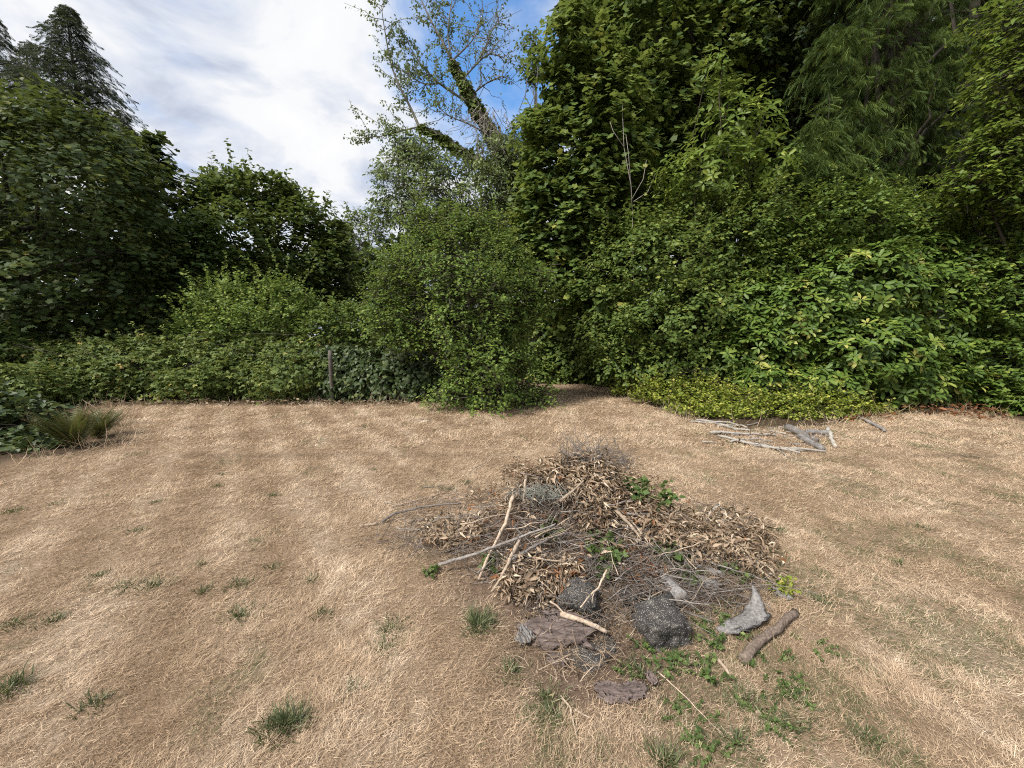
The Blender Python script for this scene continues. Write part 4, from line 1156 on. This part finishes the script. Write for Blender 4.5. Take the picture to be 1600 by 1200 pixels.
slab('reddish-brown curved bark slab at the lower left of the pile', (868, 990), .17, .34, 1.45, .35, tint=.36, lift=.02, th=.02)
slab('small grey bark flake at the left tip of the reddish slab', (822, 1000), .10, .09, .4, .5, 'drift', tint=.45)
slab('purplish bark strip lying on top of the reddish slab', (885, 978), .06, .22, 1.25, .4, tint=.4, lift=.05)
slab('flat brown bark piece with a crack, lowest in front of the pile', (958, 1086), .08, .15, 1.4, .3, tint=.5, lift=.015)
slab('brown bark piece right of the cracked one', (990, 1083), .08, .11, 1.7, .35, tint=.45, lift=.015)
slab('tiny upright bark chip above the brown bark pieces', (1018, 1066), .035, .06, .3, .3, tint=.85, lift=.025)
slab('small bark plate left of the flat speckled rock', (870, 1032), .06, .10, 1.2, .4, tint=.4, lift=.012)  # the flat rock named here is the speckled gravelly soil patch
slab('grey bark flake on the right shoulder of the pile', (1222, 932), .05, .09, .6, .4, 'drift', tint=.6, lift=.015)


# loose twigs, dry leaves
def zone_points(zones, rng, n):
    w = np.array([z[2] * z[3] * (z[4] if len(z) > 4 else 1) for z in zones], float); w /= w.sum()
    k = rng.choice(len(zones), n, p=w)
    z = np.array([q[:4] for q in zones])[k]
    a = rng.uniform(0, 6.283, n); r = np.sqrt(rng.random(n)) * rng.uniform(.8, 1.15, n)
    px = z[:, 0] + z[:, 2] * r * np.cos(a); py = z[:, 1] + z[:, 3] * r * np.sin(a)
    out = np.empty((n, 3))
    d = np.stack([(px - 800) / F, math.cos(PITCH) + (600 - py) / F * math.sin(PITCH), -math.sin(PITCH) + (600 - py) / F * math.cos(PITCH)], -1)
    t = np.full(n, 1.2)
    done = np.zeros(n, bool)
    for _ in range(260):
        p = np.array([0, 0, CAM_H]) + d * t[:, None]
        below = p[:, 2] <= gz(p[:, 0], p[:, 1])
        done |= below
        t = np.where(done, t, t + .014)
        if done.all(): break
    return np.array([0, 0, CAM_H]) + d * t[:, None]


TWIG_ZONES = [(720, 800, 110, 34), (700, 850, 75, 30), (800, 860, 80, 40), (850, 785, 45, 30, 2), (945, 725, 48, 22, 3), (1000, 885, 70, 40, 2), (1100, 820, 90, 30), (900, 850, 120, 60), (1040, 930, 70, 40, 1.3), (1120, 930, 80, 40), (960, 950, 150, 45, .7), (850, 900, 100, 40), (640, 840, 60, 30, .7)]
LEAF_ZONES = [(920, 825, 190, 75, .12), (955, 790, 85, 50, 2.2), (1120, 850, 90, 42, 2.4), (870, 750, 65, 28, 1.6), (805, 745, 22, 25, 2), (705, 842, 55, 24, 2), (845, 920, 65, 34, 1.8), (1010, 830, 80, 40, 1), (930, 740, 70, 25, 1.4), (790, 790, 70, 28, .8), (1190, 890, 35, 28, 1)]
RUST_ZONES = [(800, 835, 35, 14), (880, 905, 35, 16), (1000, 905, 40, 18), (960, 870, 30, 16), (870, 740, 50, 18), (1010, 805, 22, 10)]


def litter():
    rng = np.random.default_rng(77)
    g = Geo()
    n = 2500
    P = zone_points(TWIG_ZONES, rng, n)
    for i in range(n):
        near = rng.random()
        az = rng.normal(.35, .9) + (math.pi if rng.random() < .5 else 0)
        el = rng.normal(.05, .28)
        d = np.array([math.cos(az) * math.cos(el), math.sin(az) * math.cos(el), math.sin(el)])
        L = rng.gamma(2.2, .075) + .05
        c = P[i] + np.array([0, 0, rng.uniform(.0, .10)])
        a, b_ = c - d * L / 2, c + d * L / 2
        a[2] = max(a[2], gz(a[0], a[1]) + .003); b_[2] = max(b_[2], gz(b_[0], b_[1]) + .003)
        r = rng.choice([.0009, .0014, .002, .0032]) * rng.uniform(.8, 1.2)
        g.tube(crooked(a, b_, rng, 4, .04), [r, r * .9, r * .7, r * .4], 3, np.clip(rng.normal(.4, .28), 0, 1), cap=False)
        if i == n // 2:
            g.build('twig_litter', BK['greystick'], kind='stuff'); g = Geo()
    g.build('brown_twig_litter', BK['branch'], kind='stuff')
    g = Geo()
    for i in range(320):
        c = P[rng.integers(n)]
        c = hit(rng.uniform(880, 985), rng.uniform(712, 745), 0) + np.array([0, 0, .06]) if i < 130 else c
        az = rng.uniform(0, 6.28); el = rng.uniform(.3, 1.4)
        d = np.array([math.cos(az) * math.cos(el), math.sin(az) * math.cos(el), math.sin(el)])
        L = rng.uniform(.08, .3)
        g.tube(crooked(c, c + d * L, rng, 5, .04), np.linspace(.003, .0012, 5), 3, rng.uniform(.1, .7), cap=False)
    g.build('brushwood', BK['greystick'], kind='stuff')
    g = Geo()
    for i in range(260):                                            # dense grey clump of fine lichened twigs
        c = hit(850, 787) + rng.normal(0, 1, 3) * np.array([.10, .06, .018]) + np.array([0, -.03, .10])
        d = unit(rng.standard_normal(3)); L = rng.uniform(.04, .13)
        g.tube(crooked(c - d * L / 2, c + d * L / 2, rng, 4, .06), [.0016, .0014, .0012, .0008], 3, rng.uniform(.4, .9), cap=False)
    o = g.build('twig_clump', BK['lichen'], kind='stuff')
    tag(o, 'grey-green clump of fine lichened twigs on the pile left of its leafy middle', 'twigs')

    g = Geo()
    P = zone_points([(1000, 885, 75, 38, 2), (960, 945, 110, 40), (1085, 935, 70, 40), (900, 865, 60, 35, 1.5), (780, 865, 90, 40), (930, 800, 120, 60, .6), (700, 845, 100, 40, .8), (1150, 890, 70, 40), (880, 1010, 120, 60, .6), (620, 845, 60, 30)], rng, 4200)
    for i in range(len(P)):
        d = unit(rng.standard_normal(3) * np.array([1, .8, .5])); L = rng.uniform(.04, .15)
        c = P[i] + np.array([0, 0, rng.uniform(.0, .07)])
        u = np.linspace(-.5, .5, 4)[:, None]; cv = unit(rng.standard_normal(3)) * L * rng.uniform(.05, .35)
        q = c + d * L * u + cv * (.25 - u ** 2) * 2
        q[:, 2] = np.maximum(q[:, 2], gz(q[:, 0], q[:, 1]) + .002)
        w = unit(np.cross(d, rng.standard_normal(3))) * rng.uniform(.0007, .0017)
        g.add(np.concatenate([q - w, q + w]), [(k, k + 1, k + 5) for k in range(3)] + [(k, k + 5, k + 4) for k in range(3)], np.clip(rng.normal(.42, .27), 0, 1))
    g.build('dead_stalk_litter', LM['dry'], kind='stuff')

    CURL = fan([(0, 0, 0), (.09, .35, .07), (.03, 1, -.12), (-.09, .4, .08)], (0, .45, -.02))
    def leaves(zones, n, size, mat, name, lift):
        P = zone_points(zones, rng, n)
        P[:, 2] += rng.uniform(0, lift, n)
        k = np.arange(n) // 5 * 5                                   # dried rosettes hold together
        P = P[k] + rng.normal(0, .008, (n, 3))
        th = rng.uniform(0, 6.28, n); el = rng.normal(-.15, .45, n)
        d = np.stack([np.cos(th) * np.cos(el), np.sin(th) * np.cos(el), np.sin(el)], -1)
        nm = np.array([0, -.2, 1.0]) + rng.normal(0, .55, (n, 3))
        X = unit(np.cross(d, nm)); Z = np.cross(X, d)
        s = size * rng.uniform(.4, 1.4, (n, 1))
        t = np.clip(.47 + .13 * wnoise(P[:, 0], P[:, 1], .28, 6) + rng.normal(0, .16, n)[k] + rng.normal(0, .14, n), 0, 1)
        Geo().inst(CURL, P, X * s * rng.uniform(.6, 1.9, (n, 1)), d * s, Z * s * rng.uniform(.3, 2, (n, 1)), t).build(name, LM[mat], kind='stuff')
    leaves(LEAF_ZONES, 17000, .057, 'dry', 'dry_leaf_litter', .12)
    leaves(RUST_ZONES + [(z[0], z[1], z[2], z[3], .12) for z in LEAF_ZONES], 2200, .05, 'rust', 'rusty_leaf_litter', .09)
    # leaves that can be picked out one by one
    P = zone_points(LEAF_ZONES, rng, 240)
    shades = [Geo().add(CURL[0] * np.array([1, 1, 1.6]), CURL[1], tv).mesh('dry_leaf', LM['dry']) for tv in (.2, .4, .6, .8, 1)]
    for i in range(240):
        o = bpy.data.objects.new('dry_leaf', shades[i % 5]); COL.objects.link(o)
        o.location = P[i] + np.array([0, 0, rng.uniform(.09, .13)])
        o.rotation_euler = (rng.normal(-.1, .5), rng.normal(0, .5), rng.uniform(0, 6.28))
        s = rng.uniform(.05, .09); o.scale = (s * 1.15, s, s)
        tag(o, 'curled tan dry leaf lying loose on the brush pile', 'leaf', 'dry leaves on the brush pile')
    # middling sticks nothing tells apart
    P = zone_points(TWIG_ZONES, rng, 60)
    for i in range(60):
        az = rng.normal(.3, .8); L = rng.uniform(.18, .55); el = rng.normal(.05, .2)
        d = np.array([math.cos(az) * math.cos(el), math.sin(az) * math.cos(el), math.sin(el)])
        c = P[i] + np.array([0, 0, rng.uniform(.05, .11)])
        a, b_ = c - d * L / 2, c + d * L / 2
        a[2] = max(a[2], gz(a[0], a[1]) + .01); b_[2] = max(b_[2], gz(b_[0], b_[1]) + .01)
        r = rng.uniform(.002, .0055)
        o = Geo().tube(crooked(a, b_, rng, 8, .018), np.linspace(r, r * .5, 8), 6, rng.uniform(.3, .9), rough=.08, rng=rng).build('twig', BK['tan' if i % 2 == 0 else 'greystick'], smooth=True, origin=c)
        tag(o, 'thin bare twig tangled in the brush pile', 'twig', 'loose twigs in the brush pile')


litter()


def weed(label, px, n, size, h, spread, lm='weed', lift=.02, name='weed', group=None, tpl=OVATE):
    rng = rng_of(label + str(px))
    c = hit(*px)
    root = thing(name, label, 'plant', tuple(c), group)
    g, sg = Geo(), Geo()
    for i in range(n):
        az = rng.uniform(0, 6.28); r = spread * math.sqrt(rng.random())
        b0 = np.array([c[0] + r * math.cos(az) * .6, c[1] + r * math.sin(az) * .6, 0]); b0[2] = gz(b0[0], b0[1])
        tpp = b0 + np.array([math.cos(az) * r * .7, math.sin(az) * r * .7, h * rng.uniform(.5, 1.1)])
        q = limb(b0, tpp, rng, 5, .08, .03)
        sg.tube(q, np.linspace(.003, .0012, 5), 3, .6, cap=False)
        m = 5
        P = np.stack([np.interp(np.linspace(1, 4, m), np.arange(5), q[:, k]) for k in range(3)], -1)
        foliage(g, P, unit(rng.standard_normal((m, 3)) + np.array([0, 0, .3])), 2, tpl, size, size * .8, rng, jitter=.5, droop=.2)
    part(sg, 'stem', LM[lm], root)
    part(g, 'foliage', LM[lm], root)
    return root


weed('bright green leafy weed at the upper right of the brush pile', (1010, 790), 40, .05, .17, .17)
weed('small green vine hanging in the hollow left of the pile middle', (858, 838), 9, .055, .09, .06, tpl=LONG)
weed('dark green leafy weed growing in the pile centre', (948, 868), 22, .038, .12, .10)
weed('green trailing weed just below the centre weed', (945, 900), 10, .04, .08, .05)
weed('round-leaved green weed right of the pile centre', (1040, 868), 12, .06, .07, .07)
weed('light green round-leaved creeper beside the old logs', (1075, 890), 10, .055, .05, .10)
weed('green weed behind the upright root', (1150, 905), 12, .034, .08, .08)
weed('yellowish weed at the right tip of the pile', (1215, 925), 12, .026, .07, .10, 'cover')
weed('low green weed in front of the middle boulder', (1025, 1025), 14, .024, .05, .13)
weed('green weed left of the broken branch', (1130, 1000), 20, .022, .05, .12)
weed('small green weed at the left foot of the pile', (675, 897), 8, .026, .06, .06)
weed('green weed under the leaning sticks', (770, 880), 10, .045, .06, .10)
weed('small clover patch among the tufts at the lower right', (1205, 1040), 14, .02, .03, .13)
weed('leafy weed at the bottom right of the bare soil', (1110, 1055), 10, .026, .05, .07)
weed('weed under the upright root', (1060, 985), 7, .026, .06, .06)


def tuft(label, px, n, h, spread, group=None, lm='weed', dark=0.0):
    rng = rng_of(label + str(px))
    c = hit(*px)
    th = rng.uniform(0, 6.28, n); el = rng.uniform(.35, 1.3, n)
    r = spread * np.minimum(np.abs(rng.normal(0, .55, n)), .95)
    b0 = np.stack([c[0] + r * np.cos(th), c[1] + r * np.sin(th) * .8], -1)
    P = np.concatenate([b0, gz(b0[:, 0], b0[:, 1])[:, None]], 1)
    a2 = th + rng.normal(0, .9, n)
    d = np.stack([np.cos(a2) * np.cos(el), np.sin(a2) * np.cos(el), np.sin(el)], -1)
    X = unit(np.cross(d, np.array([0, 0, 1.0]) + rng.normal(0, .3, (n, 3)))); Z = np.cross(X, d)
    L = h * rng.uniform(.5, 1.2, n)[:, None]
    B = (np.array([(-.5, 0, 0), (.5, 0, 0), (.4, .5, .06), (-.4, .5, .06), (0, 1, -.12)], float), np.array([(0, 1, 2), (0, 2, 3), (3, 2, 4)]))
    w = rng.uniform(.003, .006, n)[:, None]
    t = np.clip(rng.normal(.42 - dark, .27, n), 0, 1)
    o = Geo().inst(B, P - c, X * w, d * L, Z * L, t).build('grass_tuft', LM[lm])
    o.location = c
    return tag(o, label, 'grass', group)


LM['turf'] = leaf_mat('green_turf', [(0, (.04, .055, .022)), (.5, (.095, .118, .05)), (.85, (.19, .21, .10)), (1, (.32, .27, .15))], .2)
tuft('large dark green grass tuft at the bottom left of the lawn', (445, 1135), 380, .065, .11, None, 'turf', .12)
tuft('pale-green grass tuft left of the brush pile foot', (748, 980), 200, .11, .09, None, 'turf')
tuft('grass tuft at the left edge near the bottom corner', (10, 1078), 160, .08, .10, None, 'turf', .1)
for q in ((1190, 1120, 14, .11), (1240, 1080, 10, .09), (1080, 1120, 12, .10), (1110, 1170, 12, .10), (1270, 1010, 9, .10), (1060, 1040, 10, .07), (985, 1055, 9, .06), (905, 975, 5, .04), (1140, 960, 10, .08)):
    weed('patch of small-leaved green weeds low in the grass around the foot of the brush pile', q[:2], q[2], .017, .028, q[3], group='low weeds around the brush pile')
tuft('green tuft right at the bottom edge below the brush pile', (1035, 1190), 150, .07, .08, None, 'turf')
TUFT_LABEL = {
    (150, 1100): 'green grass tuft in the bottom left corner, left of the large dark tuft',
    (375, 962): "dense round green tuft farthest right in the group left of the lawn's middle",
    (372, 915): 'green tuft right behind the dense round tuft',
    (240, 915): 'widest flat green patch in the left half of the lawn',
    (195, 918): 'green patch touching the left side of the widest flat patch',
    (155, 900): 'small tuft at the left end of the row of flat green patches',
    (20, 800): 'green patch at the left edge, farthest back along that edge',
    (610, 985): 'taller tuft on the straw left of the pale-green tuft',
    (600, 1015): 'tuft in front of the taller tuft left of the brush pile',
    (800, 1050): 'green tuft on bare soil below the grey tip of the bark slab',
    (860, 1120): 'green tuft left of the forked dry twig',
    (855, 1090): 'green tuft between the bark slab and the forked dry twig',
    (1000, 1050): 'green tuft between the flat rock and the brown bark pieces',  # flat rock here means the patch of gravelly soil
    (1165, 1095): 'green tuft beside the middle of the trailing bramble cane',
    (1230, 1135): 'broad green tuft right of the trailing bramble cane',
    (1150, 1160): 'green tuft at the lower end of the trailing bramble cane',
    (1245, 1090): 'green tuft farthest right below the broken branch',
    (1180, 850): 'green tuft against the right shoulder of the brush pile',
    (1215, 830): 'green patch behind the right shoulder of the brush pile',
    (1440, 825): 'olive patch alone on the right-hand lawn',
    (585, 735): 'tuft far back on the lawn left of the pile top',
    (700, 765): 'grey-green tuft behind the left shoulder of the pile',
    (730, 755): 'grey-green tuft nearer to the pile top on its left shoulder',
    (1280, 940): 'green tuft right of the weathered root and broken branch',
}
for q in ((150, 1100, 90), (375, 962, 150), (372, 915, 110), (240, 915, 190), (195, 918, 110), (155, 900, 60), (80, 972, 80), (25, 975, 60), (315, 882, 50), (318, 925, 60), (20, 800, 110), (85, 788, 60), (245, 785, 60), (215, 830, 70), (425, 775, 90), (345, 742, 40), (340, 760, 70), (485, 908, 60), (425, 888, 60), (505, 960, 60), (610, 985, 150), (600, 1015, 100), (800, 1050, 130), (860, 1120, 150), (855, 1090, 110), (1000, 1050, 140), (1165, 1095, 140), (1230, 1135, 170), (1150, 1160, 140), (1245, 1090, 90), (1180, 850, 120), (1215, 830, 140), (1440, 825, 120), (1400, 880, 80), (585, 735, 60), (700, 765, 110), (730, 755, 90), (545, 1080, 40), (1360, 1160, 90), (1280, 940, 120)):
    tuft(TUFT_LABEL.get(q[:2], 'small tuft of living green grass in the dead lawn'), q[:2], q[2], .045, .05 + .00045 * q[2], 'green tufts in the dead lawn', 'turf')

# ------------------------------------------------------------------ bleached sticks by the ground cover
W = [([(1088, 657), (1140, 661), (1168, 669)], .028, 'upper long bleached pole of the heap by the ground cover'), ([(1078, 659), (1130, 663)], .018, 'short bleached stick at the left end of the heap'),
     ([(1125, 664), (1150, 672), (1172, 674)], .035, 'thick pale log piece among the upper poles of the heap'), ([(1110, 677), (1160, 679), (1212, 681)], .030, 'middle level bleached pole of the heap'),
     ([(1122, 682), (1180, 695), (1250, 709)], .028, 'long bleached pole lying lowest across the heap'), ([(1155, 690), (1200, 700), (1290, 707)], .026, 'second long bleached pole crossing the lowest one'),
     ([(1198, 697), (1215, 703), (1230, 713)], .012, 'thin bleached stick poking forward below the heap'), ([(1205, 674), (1228, 679)], .02, 'short bleached stick in the middle of the heap'),
     ([(1232, 703), (1262, 704), (1290, 706)], .02, 'pale stick at the right foot of the heap')]
for px, r, lab in W:
    stick(lab, px, r * .8, 'white', [.07 + .03 * (len(lab) % 3)] * len(px), 'bleached sticks by the ground cover', sides=8, tip=.7, cat='stick', tint=.52)
stick('dark grey log lying on top of the bleached heap', [(1230, 671), (1250, 680), (1275, 691)], .06, 'drift', [.10, .12, .10], name='log', cat='log', sides=10, tint=.4, tip=.8)
stick('grey split log leaning behind the dark one in the heap', [(1250, 684), (1268, 695), (1285, 704)], .05, 'drift', [.06, .06, .05], name='log', cat='log', sides=10, tint=.65, tip=.8)
stick('grey log lying level behind the white stake', [(1258, 676), (1296, 679)], .045, 'drift', [.05, .05], name='log', cat='log', sides=10, tint=.4, tip=.9)
stick('white stake standing slanted at the right end of the heap', [(1293, 670), (1299, 684), (1305, 699)], .030, 'white', [.14, .10, .04], name='stake', cat='stake', tint=.85, tip=.9, rough=.03)
stick('grey log resting alone between the ground cover and the red litter', [(1345, 656), (1362, 664), (1382, 675)], .04, 'drift', [.03, .03, .02], name='log', cat='log', sides=10, tint=.7, tip=.6)
stick('small bleached stick lying on the lawn in front of the hazel', [(643, 659), (672, 658)], .015, 'white', [.02, .02], tint=.5)
stick('dark stick lying just behind the small bleached one', [(655, 656), (675, 655)], .015, 'greystick', [.02, .02], tint=.3)

rng = rng_of('heap')
for i in range(26):
    x, y = rng.uniform(1090, 1270), rng.uniform(662, 704)
    a = rng.normal(.12, .25); L = rng.uniform(18, 55)
    stick('thin weathered stick lying loose in the heap by the ground cover', [(x, y), (x + L * math.cos(a), y + L * math.sin(a) * .35)], rng.uniform(.006, .014), ['white', 'drift', 'greystick'][i % 3], [.09, .10], 'loose sticks in the heap by the ground cover', name='stick', tint=rng.uniform(.4, .9))

# red litter at the foot of the rhododendrons and brown debris along the hedge
def edge_litter():
    rng = np.random.default_rng(8)
    for zones, n, mat, name, size in (([(1490, 640, 75, 9), (1545, 648, 45, 10), (1385, 650, 40, 6), (1335, 655, 20, 5)], 230, 'rust', 'red_leaf_litter', .075), ([(x, 630, 40, 4) for x in range(180, 660, 40)] + [(1200, 686, 100, 18, .25)], 650, 'dry', 'brown_litter', .06)):
        P = zone_points(zones, rng, n)
        P[:, 2] += rng.uniform(0, .02, n)
        d = unit(rng.standard_normal((n, 3)) * np.array([1, 1, .25])); nm = np.array([0, 0, 1.0]) + rng.normal(0, .5, (n, 3))
        X = unit(np.cross(d, nm)); Z = np.cross(X, d); s = size * rng.uniform(.5, 1.2, (n, 1))
        Geo().inst(LONG, P, X * s, d * s, Z * s, np.clip(rng.normal(.16, .2, n), 0, 1)).build(name, LM[mat], kind='stuff')


edge_litter()
